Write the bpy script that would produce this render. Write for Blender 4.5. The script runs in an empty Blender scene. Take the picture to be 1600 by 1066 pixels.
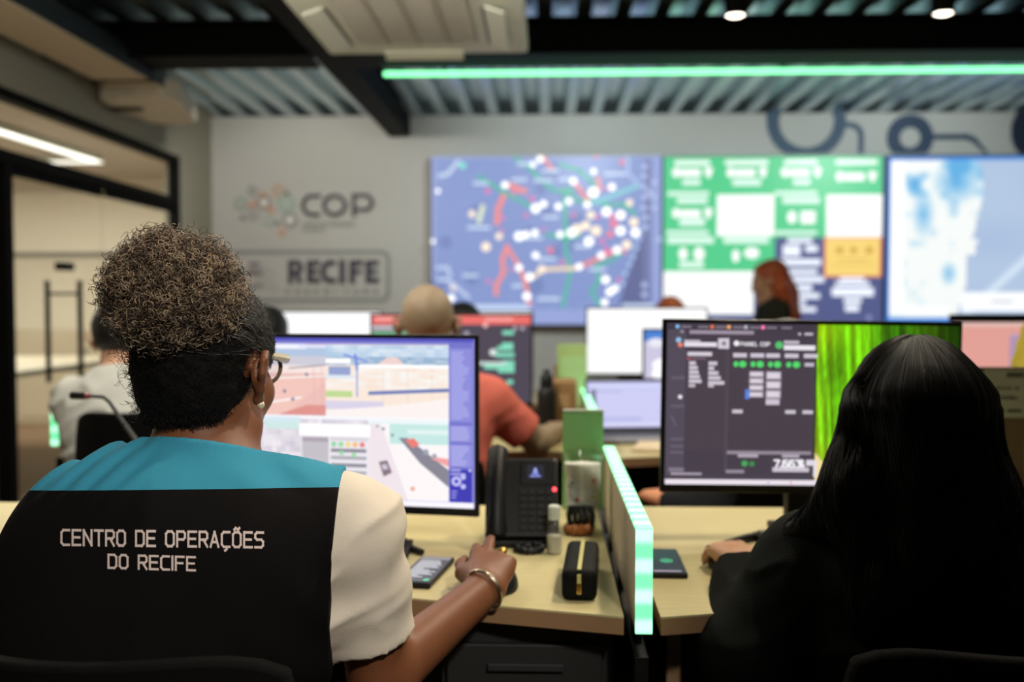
import bpy, bmesh, math, random
import numpy as np
from mathutils import Vector, Matrix, Euler
from mathutils.bvhtree import BVHTree

random.seed(7)
rng = np.random.default_rng(11)
SC = bpy.context.scene
COL = SC.collection
R = math.radians

# ------------------------------------------------------------------ camera, world, exposure
CAM_Z = 1.21
cam_data = bpy.data.cameras.new('camera')
cam = bpy.data.objects.new('camera', cam_data)
COL.objects.link(cam)
cam.location = (0, 0, CAM_Z)
cam.rotation_euler = (R(90 - 2.245), 0, R(1.91))
cam_data.lens = 35.0
cam_data.sensor_width = 36.0
cam_data.clip_end = 60
cam_data.dof.use_dof = True
cam_data.dof.focus_distance = 1.22
cam_data.dof.aperture_fstop = 2.9
SC.camera = cam

world = bpy.data.worlds.new('room_air')
SC.world = world
world.use_nodes = True
world.node_tree.nodes['Background'].inputs[0].default_value = (0.75, 0.85, 0.8, 1)
world.node_tree.nodes['Background'].inputs[1].default_value = 0.05

vs = SC.view_settings
vs.view_transform = 'Standard'
vs.look = 'None'
vs.exposure = 0.0
vs.gamma = 1.0
vs.use_curve_mapping = False
SC.cycles.use_denoising = True
SC.cycles.max_bounces = 6
SC.cycles.transparent_max_bounces = 12
SC.cycles.sample_clamp_indirect = 6.0

def lamp_spot(name, loc, target, power, col, size=70, blend=0.7, radius=0.06):
    d = bpy.data.lights.new(name, 'SPOT')
    d.energy = power; d.color = col; d.spot_size = R(size); d.spot_blend = blend; d.shadow_soft_size = radius
    o = bpy.data.objects.new(name, d); COL.objects.link(o)
    o.location = loc
    o.rotation_euler = (Vector(target) - Vector(loc)).to_track_quat('-Z', 'Y').to_euler()
    return o

def lamp_area(name, loc, rot, sx, sy, power, col):
    d = bpy.data.lights.new(name, 'AREA')
    d.energy = power; d.color = col; d.shape = 'RECTANGLE'; d.size = sx; d.size_y = sy
    o = bpy.data.objects.new(name, d); COL.objects.link(o)
    o.location = loc; o.rotation_euler = rot
    return o

WARM = (1.0, 0.84, 0.64)
NEUT = (1.0, 0.94, 0.85)
def lamp_point(name, loc, power, col, radius=0.12):
    d = bpy.data.lights.new(name, 'POINT'); d.energy = power; d.color = col; d.shadow_soft_size = radius
    o = bpy.data.objects.new(name, d); COL.objects.link(o); o.location = loc
    return o
# track spots hung from the deck over the desk rows, and added unseen point lights that brighten the duct and air conditioner
lamp_spot('track_spot_front', (0.75, 1.95, 2.62), (-0.15, 1.6, 0.74), 84, WARM, 85)
lamp_spot('track_spot_front', (-0.95, 2.35, 2.62), (-0.75, 1.6, 0.8), 24, WARM, 80)
lamp_spot('track_spot_front', (1.3, 2.6, 2.62), (0.5, 2.0, 0.74), 24, WARM, 80)
lamp_spot('track_spot_rear', (0.75, -0.9, 2.62), (-0.42, 1.2, 0.90), 215, NEUT, 32, 0.7, 0.12)
lamp_spot('track_spot_second_row', (-0.4, 3.9, 2.62), (-0.4, 3.2, 0.9), 60, WARM, 95)
lamp_spot('track_spot_second_row', (-0.9, 1.6, 2.62), (-0.7, 3.2, 0.9), 120, NEUT, 70)
lamp_spot('track_spot_second_row', (-1.7, 4.0, 2.62), (-1.5, 3.3, 0.9), 50, NEUT, 85)
lamp_spot('track_spot_second_row', (0.95, 4.2, 2.62), (0.8, 3.4, 0.9), 75, WARM, 95)
lamp_spot('track_spot_wall_wash', (-1.9, 6.3, 2.6), (-1.9, 8.5, 1.4), 100, NEUT, 100)
lamp_spot('track_spot_wall_wash', (0.4, 6.6, 2.6), (0.4, 8.5, 1.9), 80, (0.92, 1.0, 1.0), 110)
lamp_spot('track_spot_wall_wash', (2.8, 6.6, 2.6), (2.8, 8.5, 1.9), 80, (0.92, 1.0, 1.0), 110)
lamp_point('added_point_fill', (-1.35, 2.9, 2.10), 26, (1.0, 0.90, 0.74))
lamp_point('added_point_fill', (0.55, 2.7, 2.08), 22, (1.0, 0.92, 0.76))
lamp_point('added_point_fill', (-0.45, 3.0, 2.26), 16, (1.0, 0.95, 0.84))

# ------------------------------------------------------------------ helpers
_f = 1600 * 35.0 / 36.0
_cr = Euler((R(90 - 2.245), 0, R(1.91))).to_matrix()
def ray(px, py):
    return (_cr @ Vector(((px - 800) / _f, -(py - 533) / _f, -1.0)))
def at(px, py, Y):
    d = ray(px, py)
    return Vector((0, 0, CAM_Z)) + d * (Y / d.y)
def on_z(px, py, z):
    d = ray(px, py)
    return Vector((0, 0, CAM_Z)) + d * ((z - CAM_Z) / d.z)

def lin(c):
    c = c / 255.0
    return c / 12.92 if c <= 0.04045 else ((c + 0.055) / 1.055) ** 2.4
def S(r, g, b):
    return (lin(r), lin(g), lin(b), 1.0)

MATS = {}
def mat(name, col, rough=0.6, metal=0.0, spec=0.5, noise=0.0, nscale=30.0, bump=0.0, bscale=200.0, emit=None, estr=0.0, trans=0.0, alpha=1.0, sheen=0.0, sss=0.0, coat=0.0, stretch=None):
    if name in MATS: return MATS[name]
    m = bpy.data.materials.new(name); m.use_nodes = True
    nt = m.node_tree; b = nt.nodes['Principled BSDF']
    c = S(*col) if max(col[:3]) > 1.0 or isinstance(col[0], int) else (*col[:3], 1)
    b.inputs['Base Color'].default_value = c
    b.inputs['Roughness'].default_value = rough
    b.inputs['Metallic'].default_value = metal
    b.inputs['Specular IOR Level'].default_value = spec
    b.inputs['Transmission Weight'].default_value = trans
    b.inputs['Alpha'].default_value = alpha
    b.inputs['Sheen Weight'].default_value = sheen
    b.inputs['Coat Weight'].default_value = coat
    if sss:
        b.inputs['Subsurface Weight'].default_value = sss
        b.inputs['Subsurface Radius'].default_value = (0.01, 0.004, 0.002)
    if emit:
        b.inputs['Emission Color'].default_value = S(*emit); b.inputs['Emission Strength'].default_value = estr
    tc = nt.nodes.new('ShaderNodeTexCoord')
    mp = nt.nodes.new('ShaderNodeMapping')
    if stretch: mp.inputs['Scale'].default_value = stretch
    nt.links.new(tc.outputs['Object'], mp.inputs['Vector'])
    if noise or True:
        n = nt.nodes.new('ShaderNodeTexNoise'); n.inputs['Scale'].default_value = nscale; n.inputs['Detail'].default_value = 5
        nt.links.new(mp.outputs['Vector'], n.inputs['Vector'])
        rp = nt.nodes.new('ShaderNodeMapRange')
        rp.inputs['From Min'].default_value = 0.25; rp.inputs['From Max'].default_value = 0.75
        k = max(noise, 0.04)
        rp.inputs['To Min'].default_value = 1 - k; rp.inputs['To Max'].default_value = 1 + k * 0.6
        nt.links.new(n.outputs['Fac'], rp.inputs['Value'])
        mx = nt.nodes.new('ShaderNodeMix'); mx.data_type = 'RGBA'; mx.blend_type = 'MULTIPLY'
        mx.inputs[0].default_value = 1.0
        mx.inputs[6].default_value = c
        nt.links.new(rp.outputs['Result'], mx.inputs[7])
        nt.links.new(mx.outputs[2], b.inputs['Base Color'])
    if bump:
        n2 = nt.nodes.new('ShaderNodeTexNoise'); n2.inputs['Scale'].default_value = bscale; n2.inputs['Detail'].default_value = 4
        nt.links.new(mp.outputs['Vector'], n2.inputs['Vector'])
        bp = nt.nodes.new('ShaderNodeBump'); bp.inputs['Strength'].default_value = bump; bp.inputs['Distance'].default_value = 0.004
        nt.links.new(n2.outputs['Fac'], bp.inputs['Height'])
        nt.links.new(bp.outputs['Normal'], b.inputs['Normal'])
    MATS[name] = m
    return m

def screen_mat():
    if 'screen' in MATS: return MATS['screen']
    m = bpy.data.materials.new('lit_screen'); m.use_nodes = True
    nt = m.node_tree; b = nt.nodes['Principled BSDF']
    b.inputs['Base Color'].default_value = (0.01, 0.01, 0.012, 1); b.inputs['Roughness'].default_value = 0.4
    a = nt.nodes.new('ShaderNodeAttribute'); a.attribute_name = 'Col'
    nt.links.new(a.outputs['Color'], b.inputs['Emission Color'])
    b.inputs['Emission Strength'].default_value = 1.0
    MATS['screen'] = m
    return m

def print_mat():
    if 'print' in MATS: return MATS['print']
    m = bpy.data.materials.new('printed_ink'); m.use_nodes = True
    nt = m.node_tree; b = nt.nodes['Principled BSDF']
    b.inputs['Roughness'].default_value = 0.6
    a = nt.nodes.new('ShaderNodeAttribute'); a.attribute_name = 'Col'
    nt.links.new(a.outputs['Color'], b.inputs['Base Color'])
    MATS['print'] = m
    return m

def tag(o, label=None, cat=None, group=None, kind=None):
    if label: o['label'] = label
    if cat: o['category'] = cat
    if group: o['group'] = group
    if kind: o['kind'] = kind
    return o

def abs_loc(o):
    v = Vector((0, 0, 0))
    while o is not None:
        v += o.location; o = o.parent
    return v

def thing(name, label, cat, loc=(0, 0, 0), rotz=0.0, group=None):
    o = bpy.data.objects.new(name, None); COL.objects.link(o)
    o.empty_display_size = 0.05
    o.location = loc; o.rotation_euler = (0, 0, rotz)
    return tag(o, label, cat, group)

def link_mesh(name, me, m, parent=None, world=False, smooth=False, loc=None):
    o = bpy.data.objects.new(name, me); COL.objects.link(o)
    if m is not None: me.materials.append(m)
    if parent is not None:
        o.parent = parent
        if world: me.transform(Matrix.Translation(-abs_loc(parent)))
    elif loc is not None:
        me.transform(Matrix.Translation(-Vector(loc))); o.location = loc
    if smooth and len(me.polygons):
        me.polygons.foreach_set('use_smooth', np.ones(len(me.polygons), dtype=bool))
    return o

def obj(name, bm, m, parent=None, world=False, smooth=False, loc=None):
    me = bpy.data.meshes.new(name)
    bmesh.ops.recalc_face_normals(bm, faces=bm.faces[:])
    bm.to_mesh(me); bm.free()
    o = link_mesh(name, me, m, parent, world, False, loc)
    if smooth:
        me.polygons.foreach_set('use_smooth', np.ones(len(me.polygons), dtype=bool))
        me.set_sharp_from_angle(angle=R(40))
    return o

def fast_mesh(name, V, F):
    V = np.asarray(V, dtype=np.float32); F = np.asarray(F, dtype=np.int32)
    me = bpy.data.meshes.new(name)
    me.vertices.add(len(V)); me.vertices.foreach_set('co', V.ravel())
    k = F.shape[1]
    me.loops.add(F.size); me.loops.foreach_set('vertex_index', F.ravel())
    me.polygons.add(len(F))
    me.polygons.foreach_set('loop_start', np.arange(0, F.size, k, dtype=np.int32))
    me.update(calc_edges=True); me.validate()
    return me

def BM(): return bmesh.new()

def box(bm, x0, y0, z0, x1, y1, z1, bev=0.0, rot=None, seg=2):
    c = Vector(((x0 + x1) / 2, (y0 + y1) / 2, (z0 + z1) / 2))
    M = Matrix.Translation(c) @ (rot.to_4x4() if rot is not None else Matrix.Identity(4)) @ Matrix.Diagonal((abs(x1 - x0), abs(y1 - y0), abs(z1 - z0), 1))
    r = bmesh.ops.create_cube(bm, size=1.0, matrix=M)
    if bev > 0:
        es = list({e for v in r['verts'] for e in v.link_edges})
        bmesh.ops.bevel(bm, geom=es, offset=bev, segments=seg, profile=0.6, affect='EDGES')
    return bm

def prism(bm, poly, z0, z1, bev=0.0):
    vs0 = [bm.verts.new((p[0], p[1], z0)) for p in poly]
    f = bm.faces.new(vs0)
    r = bmesh.ops.extrude_face_region(bm, geom=[f])
    nv = [g for g in r['geom'] if isinstance(g, bmesh.types.BMVert)]
    bmesh.ops.translate(bm, verts=nv, vec=(0, 0, z1 - z0))
    if bev:
        es = list({e for v in vs0 + nv for e in v.link_edges})
        bmesh.ops.bevel(bm, geom=es, offset=bev, segments=2, profile=0.6, affect='EDGES')
    return bm

def tube(bm, pts, r, seg=8, closed=False, caps=True):
    pts = [Vector(p) for p in pts]
    n = len(pts); rings = []
    up = Vector((0.013, 0.021, 1.0))
    rad = r if isinstance(r, (list, tuple)) else [r] * n
    prev = None
    for i, p in enumerate(pts):
        a = pts[(i - 1) % n] if (closed or i > 0) else p
        b = pts[(i + 1) % n] if (closed or i < n - 1) else p
        t = (b - a).normalized()
        if prev is None:
            u = t.cross(up)
            if u.length < 0.05: u = t.cross(Vector((1, 0, 0)))
        else:
            u = prev - t * prev.dot(t)
        u.normalize(); prev = u
        w = t.cross(u)
        rings.append([bm.verts.new(p + (u * math.cos(2 * math.pi * k / seg) + w * math.sin(2 * math.pi * k / seg)) * rad[i]) for k in range(seg)])
    for i in range(n if closed else n - 1):
        A = rings[i]; B = rings[(i + 1) % n]
        for k in range(seg):
            bm.faces.new((A[k], A[(k + 1) % seg], B[(k + 1) % seg], B[k]))
    if caps and not closed:
        bm.faces.new(rings[0][::-1]); bm.faces.new(rings[-1])
    return bm

def lathe(bm, prof, c=(0, 0, 0), seg=24, rot=None, cap0=True, cap1=True):
    rings = []
    for r, z in prof:
        ring = []
        for k in range(seg):
            a = 2 * math.pi * k / seg
            v = Vector((r * math.cos(a), r * math.sin(a), z))
            if rot is not None: v = rot @ v
            ring.append(bm.verts.new(v + Vector(c)))
        rings.append(ring)
    for A, B in zip(rings, rings[1:]):
        for k in range(seg):
            bm.faces.new((A[k], A[(k + 1) % seg], B[(k + 1) % seg], B[k]))
    if cap0: bm.faces.new(rings[0][::-1])
    if cap1: bm.faces.new(rings[-1])
    return bm

def torus_pts(c, R_, n=32, rot=None, ry=None):
    out = []
    for k in range(n):
        a = 2 * math.pi * k / n
        v = Vector((R_ * math.cos(a), (ry or R_) * math.sin(a), 0))
        if rot is not None: v = rot @ v
        out.append(Vector(c) + v)
    return out

def children(o): return [c for c in bpy.data.objects if c.parent == o]
def copy_tree(o, parent=None):
    c = o.copy(); COL.objects.link(c)
    if parent is not None:
        c.parent = parent
    for ch in children(o): copy_tree(ch, c)
    return c

# ------------------------------------------------------------------ stroke lettering
FONT = {
 'C': [[(4,6),(1,6),(0,5),(0,1),(1,0),(4,0)]], 'E': [[(4,6),(0,6),(0,0),(4,0)],[(0,3.1),(3.5,3.1)]],
 'N': [[(0,0),(0,6),(4,0),(4,6)]], 'T': [[(0,6),(4,6)],[(2,6),(2,0)]],
 'R': [[(0,0),(0,6),(3.2,6),(4,5.2),(4,3.6),(3.2,2.8),(0,2.8)],[(2,2.8),(4,0)]],
 'O': [[(1,6),(3,6),(4,5),(4,1),(3,0),(1,0),(0,1),(0,5),(1,6)]],
 'D': [[(0,0),(0,6),(3,6),(4,5),(4,1),(3,0),(0,0)]], 'P': [[(0,0),(0,6),(3.2,6),(4,5.2),(4,3.6),(3.2,2.8),(0,2.8)]],
 'A': [[(0,0),(2,6),(4,0)],[(0.75,1.9),(3.25,1.9)]],
 'S': [[(4,6),(0.9,6),(0,5.2),(0,3.9),(0.9,3.1),(3.1,3.1),(4,2.3),(4,0.8),(3.1,0),(0,0)]],
 'I': [[(0,0),(0,6)]], 'F': [[(4,6),(0,6),(0,0)],[(0,3.1),(3.4,3.1)]], 'U': [[(0,6),(0,1),(1,0),(3,0),(4,1),(4,6)]],
 'L': [[(0,6),(0,0),(3.6,0)]], 'V': [[(0,6),(2,0),(4,6)]], 'M': [[(0,0),(0,6),(2.2,2),(4.4,6),(4.4,0)]], 'G': [[(4,6),(1,6),(0,5),(0,1),(1,0),(4,0),(4,3),(2.4,3)]],
 '7': [[(0,6),(4,6),(1.5,0)]], '6': [[(3.6,6),(1,6),(0,5),(0,1),(1,0),(3,0),(4,1),(4,2.6),(3,3.4),(0,3.4)]],
 '3': [[(0,6),(4,6),(2,3.6),(4,2.6),(4,1),(3,0),(0,0)]], '.': [[(0,0),(0,0.6)]], '0': [[(1,6),(3,6),(4,5),(4,1),(3,0),(1,0),(0,1),(0,5),(1,6)]],
 '1': [[(0,5),(1.4,6),(1.4,0)]], '2': [[(0,5.2),(1,6),(3,6),(4,5),(4,3.8),(0,0),(4,0)]], '5': [[(4,6),(0,6),(0,3.4),(3,3.4),(4,2.6),(4,1),(3,0),(0,0)]],
}
FONT['\u00c7'] = FONT['C'] + [[(2.4,0),(2.5,-0.9),(1.7,-1.5)]]
FONT['\u00d5'] = FONT['O'] + [[(0.7,7.1),(1.4,7.7),(2.6,7.1),(3.3,7.7)]]
def char_w(ch):
    if ch == ' ': return 2.2
    return max(p[0] for s in FONT[ch] for p in s)
def text_width(t, gap=1.75):
    return sum(char_w(c) for c in t) + gap * (len(t) - 1)
def text_strokes(t, gap=1.75):
    x = 0; out = []
    for c in t:
        if c != ' ':
            for s in FONT[c]: out.append([(p[0] + x, p[1]) for p in s])
        x += char_w(c) + gap
    return out
def stroke_quads(pts, w, cap=0.5):
    q = []
    for i in range(len(pts) - 1):
        ax, ay = pts[i]; bx, by = pts[i + 1]
        dx, dy = bx - ax, by - ay; L = math.hypot(dx, dy)
        if L < 1e-9: continue
        dx /= L; dy /= L
        e = w * cap
        ax, ay = ax - dx * e, ay - dy * e; bx, by = bx + dx * e, by + dy * e
        nx, ny = -dy * w / 2, dx * w / 2
        q.append([(ax - nx, ay - ny), (bx - nx, by - ny), (bx + nx, by + ny), (ax + nx, ay + ny)])
    return q

# ------------------------------------------------------------------ canvas: flat layered artwork for screens and prints
class Canvas:
    """flat artwork, x to the right, z up, facing -Y; coordinates given in the units of a layout rectangle (y down)"""
    def __init__(s, w, h, dom, step=0.0002):
        s.w, s.h, s.dom, s.step = w, h, dom, step
        s.V = []; s.F = []; s.C = []; s.layer = 0; s.eps = 0.0; s.wash = 0.0
    def P(s, x, y):
        x0, y0, x1, y1 = s.dom
        return ((x - x0) / (x1 - x0) * s.w - s.w / 2, (1 - (y - y0) / (y1 - y0)) * s.h)
    def _clip(s, pts):
        x0, y0, x1, y1 = s.dom
        return [(min(max(p[0], x0), x1), min(max(p[1], y0), y1)) for p in pts]
    def col(s, c):
        k = c[3] if len(c) > 3 else 1.0
        if s.wash: c = [q + (255 - q) * s.wash for q in c[:3]]
        return (lin(c[0]) * k, lin(c[1]) * k, lin(c[2]) * k, 1.0)
    def _add(s, pts, c):
        i = len(s.V)
        for p in pts:
            a, b = s.P(*p); s.V.append((a, -s.layer * s.step - len(s.F) * s.eps, b))
        s.F.append(tuple(range(i, i + len(pts)))); s.C.append(s.col(c))
    def poly(s, pts, c, up=True):
        if up: s.layer += 1
        s._add(s._clip(pts), c)
    def rect(s, x0, y0, x1, y1, c, up=True):
        s.poly([(x0, y1), (x1, y1), (x1, y0), (x0, y0)], c, up)
    def disc(s, x, y, r, c, n=14, up=True, ry=None):
        s.poly([(x + r * math.cos(2 * math.pi * k / n), y + (ry or r) * math.sin(2 * math.pi * k / n)) for k in range(n)], c, up)
    def line(s, pts, w, c, up=True):
        if up: s.layer += 1
        for q in stroke_quads(pts, w): s._add(s._clip(q), c)
    def bars(s, x, y, w, h, rows, pitch, c, seed=0):
        rr = random.Random(seed); s.layer += 1
        for k in range(rows):
            s.rect(x, y + k * pitch, x + w * rr.uniform(0.55, 1.0), y + k * pitch + h, c, up=False)
    def text(s, x, y, hh, t, c, w=0.9):
        s.layer += 1; u = hh / 6.0
        for st in text_strokes(t):
            for q in stroke_quads([(x + p[0] * u, y - p[1] * u) for p in st], w * u): s._add(s._clip(q), c)
    def raster(s, x0, y0, x1, y1, nx, ny, fn):
        s.layer += 1
        dx, dy = (x1 - x0) / nx, (y1 - y0) / ny
        for i in range(nx):
            for j in range(ny):
                a, b = x0 + i * dx, y0 + j * dy
                s._add([(a, b + dy), (a + dx, b + dy), (a + dx, b), (a, b)], fn((i + 0.5) / nx, (j + 0.5) / ny))
    def build(s, name, parent, loc=(0, 0, 0), m=None, tilt=None):
        me = bpy.data.meshes.new(name)
        me.from_pydata(s.V, [], s.F)
        a = me.color_attributes.new('Col', 'FLOAT_COLOR', 'CORNER')
        buf = np.concatenate([np.tile(np.array(c, dtype=np.float32), len(f)) for f, c in zip(s.F, s.C)])
        a.data.foreach_set('color', buf)
        me.materials.append(m or screen_mat())
        o = bpy.data.objects.new(name, me); COL.objects.link(o)
        o.parent = parent; o.location = loc
        if tilt: o.rotation_euler = tilt
        return o

# smooth value noise in numpy
def vnoise(P, f, seed=0):
    q = P * f + seed * 17.31 + 1000.0
    i = np.floor(q).astype(np.int64); t = (q - i).astype(np.float32); t = t * t * (3 - 2 * t)
    def hsh(x, y, z):
        n = (x * 374761393 + y * 668265263 + z * 2147483647 + seed * 1274126177) & 0xffffffff
        n = ((n ^ (n >> 13)) * 1274126177) & 0xffffffff
        return ((n ^ (n >> 16)) & 0xffff).astype(np.float32) / 65535.0
    x, y, z = i[..., 0], i[..., 1], i[..., 2]; out = 0
    for a in (0, 1):
        for b in (0, 1):
            for c in (0, 1):
                w = (t[..., 0] if a else 1 - t[..., 0]) * (t[..., 1] if b else 1 - t[..., 1]) * (t[..., 2] if c else 1 - t[..., 2])
                out = out + w * hsh(x + a, y + b, z + c)
    return out
def n2(u, v, f, seed=0):
    return float(vnoise(np.array([[u, v, 0.37]]), f, seed)[0])

# ------------------------------------------------------------------ implicit bodies
def surface_nets(v, lo, h):
    s = v < 0
    cnt = np.zeros(tuple(n - 1 for n in v.shape), dtype=np.uint8)
    offs = [(a, b, c) for a in (0, 1) for b in (0, 1) for c in (0, 1)]
    def sh(A, o): return A[o[0]:A.shape[0] - 1 + o[0], o[1]:A.shape[1] - 1 + o[1], o[2]:A.shape[2] - 1 + o[2]]
    for o in offs: cnt += sh(s, o)
    act = (cnt > 0) & (cnt < 8)
    ids = np.argwhere(act)
    idx = -np.ones(cnt.shape, dtype=np.int32); idx[act] = np.arange(len(ids))
    vals = {o: v[ids[:, 0] + o[0], ids[:, 1] + o[1], ids[:, 2] + o[2]] for o in offs}
    acc = np.zeros((len(ids), 3), dtype=np.float32); n = np.zeros(len(ids), dtype=np.float32)
    for o in offs:
        for ax in range(3):
            if o[ax] == 0:
                p = list(o); p[ax] = 1; p = tuple(p)
                va, vb = vals[o], vals[p]
                cr = (va < 0) != (vb < 0)
                t = np.where(cr, va / np.where(cr, va - vb, 1), 0)
                pt = np.array(o, dtype=np.float32)[None, :] + 0 * acc
                pt[:, ax] = t
                acc += pt * cr[:, None]; n += cr
    V = np.array(lo)[None, :] + h * (ids + acc / n[:, None])
    F = []
    for ax in range(3):
        o1, o2 = [(1, 2), (2, 0), (0, 1)][ax]
        A = np.take(s, range(0, s.shape[ax] - 1), axis=ax); B = np.take(s, range(1, s.shape[ax]), axis=ax)
        e = np.argwhere(A != B)
        e = e[(e[:, o1] > 0) & (e[:, o2] > 0) & (e[:, o1] < s.shape[o1] - 1) & (e[:, o2] < s.shape[o2] - 1)]
        def cell(d1, d2):
            q = e.copy(); q[:, o1] -= d1; q[:, o2] -= d2
            return idx[q[:, 0], q[:, 1], q[:, 2]]
        quad = np.stack([cell(1, 1), cell(0, 1), cell(0, 0), cell(1, 0)], axis=1)
        ins = s[e[:, 0], e[:, 1], e[:, 2]]
        quad[~ins] = quad[~ins][:, ::-1]
        F.append(quad)
    F = np.concatenate(F)
    F = F[(F >= 0).all(axis=1)]
    return V.astype(np.float32), F

def sdf_mesh(fn, lo, hi, h):
    lo = np.array(lo, dtype=np.float64); hi = np.array(hi, dtype=np.float64)
    B = 8
    nb = np.ceil((hi - lo) / h / B).astype(int)
    g = np.stack(np.meshgrid(*[np.arange(k) for k in nb], indexing='ij'), -1).reshape(-1, 3)
    cen = (lo + (g * B + 3.5) * h).astype(np.float32)
    d = np.concatenate([fn(cen[i:i + 60000]) for i in range(0, len(cen), 60000)])
    v = np.repeat(np.repeat(np.repeat(d.reshape(nb), B, 0), B, 1), B, 2).astype(np.float32)
    act = g[np.abs(d) < B * h * 1.25]
    loc = np.stack(np.meshgrid(*[np.arange(B)] * 3, indexing='ij'), -1).reshape(-1, 3)
    for i in range(0, len(act), 300):
        ii = (act[i:i + 300, None, :] * B + loc[None]).reshape(-1, 3)
        v[ii[:, 0], ii[:, 1], ii[:, 2]] = fn((lo + ii * h).astype(np.float32))
    return surface_nets(v, lo, h)

A3 = lambda p: np.array(p, dtype=np.float32)
def rc(a, b, ra, rb):
    a, b = A3(a), A3(b); ab = b - a; L2 = float(ab @ ab) + 1e-12
    def f(P):
        t = np.clip(((P - a) @ ab) / L2, 0, 1)
        return np.linalg.norm(P - a - t[:, None] * ab, axis=1) - (ra + (rb - ra) * t)
    return f
def ell(c, r, M=None):
    c, r = A3(c), A3(r)
    Mi = None if M is None else np.array(M, dtype=np.float32)   # columns are the local axes
    def f(P):
        q = P - c
        if Mi is not None: q = q @ Mi
        k0 = np.linalg.norm(q / r, axis=1); k1 = np.linalg.norm(q / (r * r), axis=1) + 1e-9
        return k0 * (k0 - 1) / k1
    return f
def cut(f, p, n):
    p, n = A3(p), A3(Vector(n).normalized())
    return lambda P: np.maximum(f(P), (P - p) @ n)
def smin(a, b, k):
    hh = np.clip(0.5 + 0.5 * (b - a) / k, 0, 1)
    return b + (a - b) * hh - k * hh * (1 - hh)
def union(prims, k=0.02):
    def f(P):
        d = None
        for p in prims:
            kk = k
            if isinstance(p, tuple): p, kk = p
            e = p(P)
            d = e if d is None else smin(d, e, kk)
        return d
    return f

def head_prims(c, M, s, ears=True):
    """a head with face; local x right, y forward, z up"""
    Mx = Matrix(M)
    W = lambda x, y, z: tuple(Vector(c) + Mx @ Vector((x * s, y * s, z * s)))
    E = lambda p, r, k=0.02: (ell(W(*p), [q * s for q in r], M), k)
    K = lambda a, b, ra, rb, k=0.01: (rc(W(*a), W(*b), ra * s, rb * s), k)
    pr = [E((0, -0.012, 0.035), (0.077, 0.099, 0.088)), E((0, 0.042, -0.03), (0.06, 0.056, 0.088), 0.03),
          E((0, 0.062, -0.098), (0.034, 0.03, 0.022), 0.03), K((-0.05, 0.02, -0.075), (0.0, 0.07, -0.1), 0.022, 0.018, 0.03),
          K((0.05, 0.02, -0.075), (0.0, 0.07, -0.1), 0.022, 0.018, 0.03),
          K((0, 0.094, 0.012), (0, 0.112, -0.03), 0.007, 0.0125, 0.012), K((-0.012, 0.1, -0.036), (0.012, 0.1, -0.036), 0.009, 0.009, 0.008),
          K((-0.05, 0.075, 0.03), (-0.015, 0.094, 0.028), 0.009, 0.009, 0.012), K((0.05, 0.075, 0.03), (0.015, 0.094, 0.028), 0.009, 0.009, 0.012),
          E((-0.032, 0.083, 0.008), (0.014, 0.012, 0.01), 0.006), E((0.032, 0.083, 0.008), (0.014, 0.012, 0.01), 0.006),
          E((-0.045, 0.066, -0.03), (0.02, 0.02, 0.02), 0.03), E((0.045, 0.066, -0.03), (0.02, 0.02, 0.02), 0.03),
          K((-0.02, 0.092, -0.064), (0.02, 0.092, -0.064), 0.006, 0.006, 0.006), K((-0.017, 0.092, -0.074), (0.017, 0.092, -0.074), 0.007, 0.007, 0.006)]
    if ears:
        for q in (-1, 1):
            rim = [(0.076, 0.012, -0.012), (0.083, 0.008, 0.014), (0.092, -0.010, 0.026), (0.099, -0.026, 0.018), (0.098, -0.028, -0.002), (0.091, -0.016, -0.022), (0.081, -0.004, -0.038), (0.075, 0.006, -0.036)]
            for a, b in zip(rim, rim[1:]):
                pr.append(K((q * a[0], a[1], a[2]), (q * b[0], b[1], b[2]), 0.0056, 0.0056, 0.004))
            pr.append(E((q * 0.082, -0.006, -0.004), (0.008, 0.018, 0.026), 0.006))
            pr.append(E((q * 0.08, 0.001, -0.036), (0.006, 0.009, 0.009), 0.006))
    return pr

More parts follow.
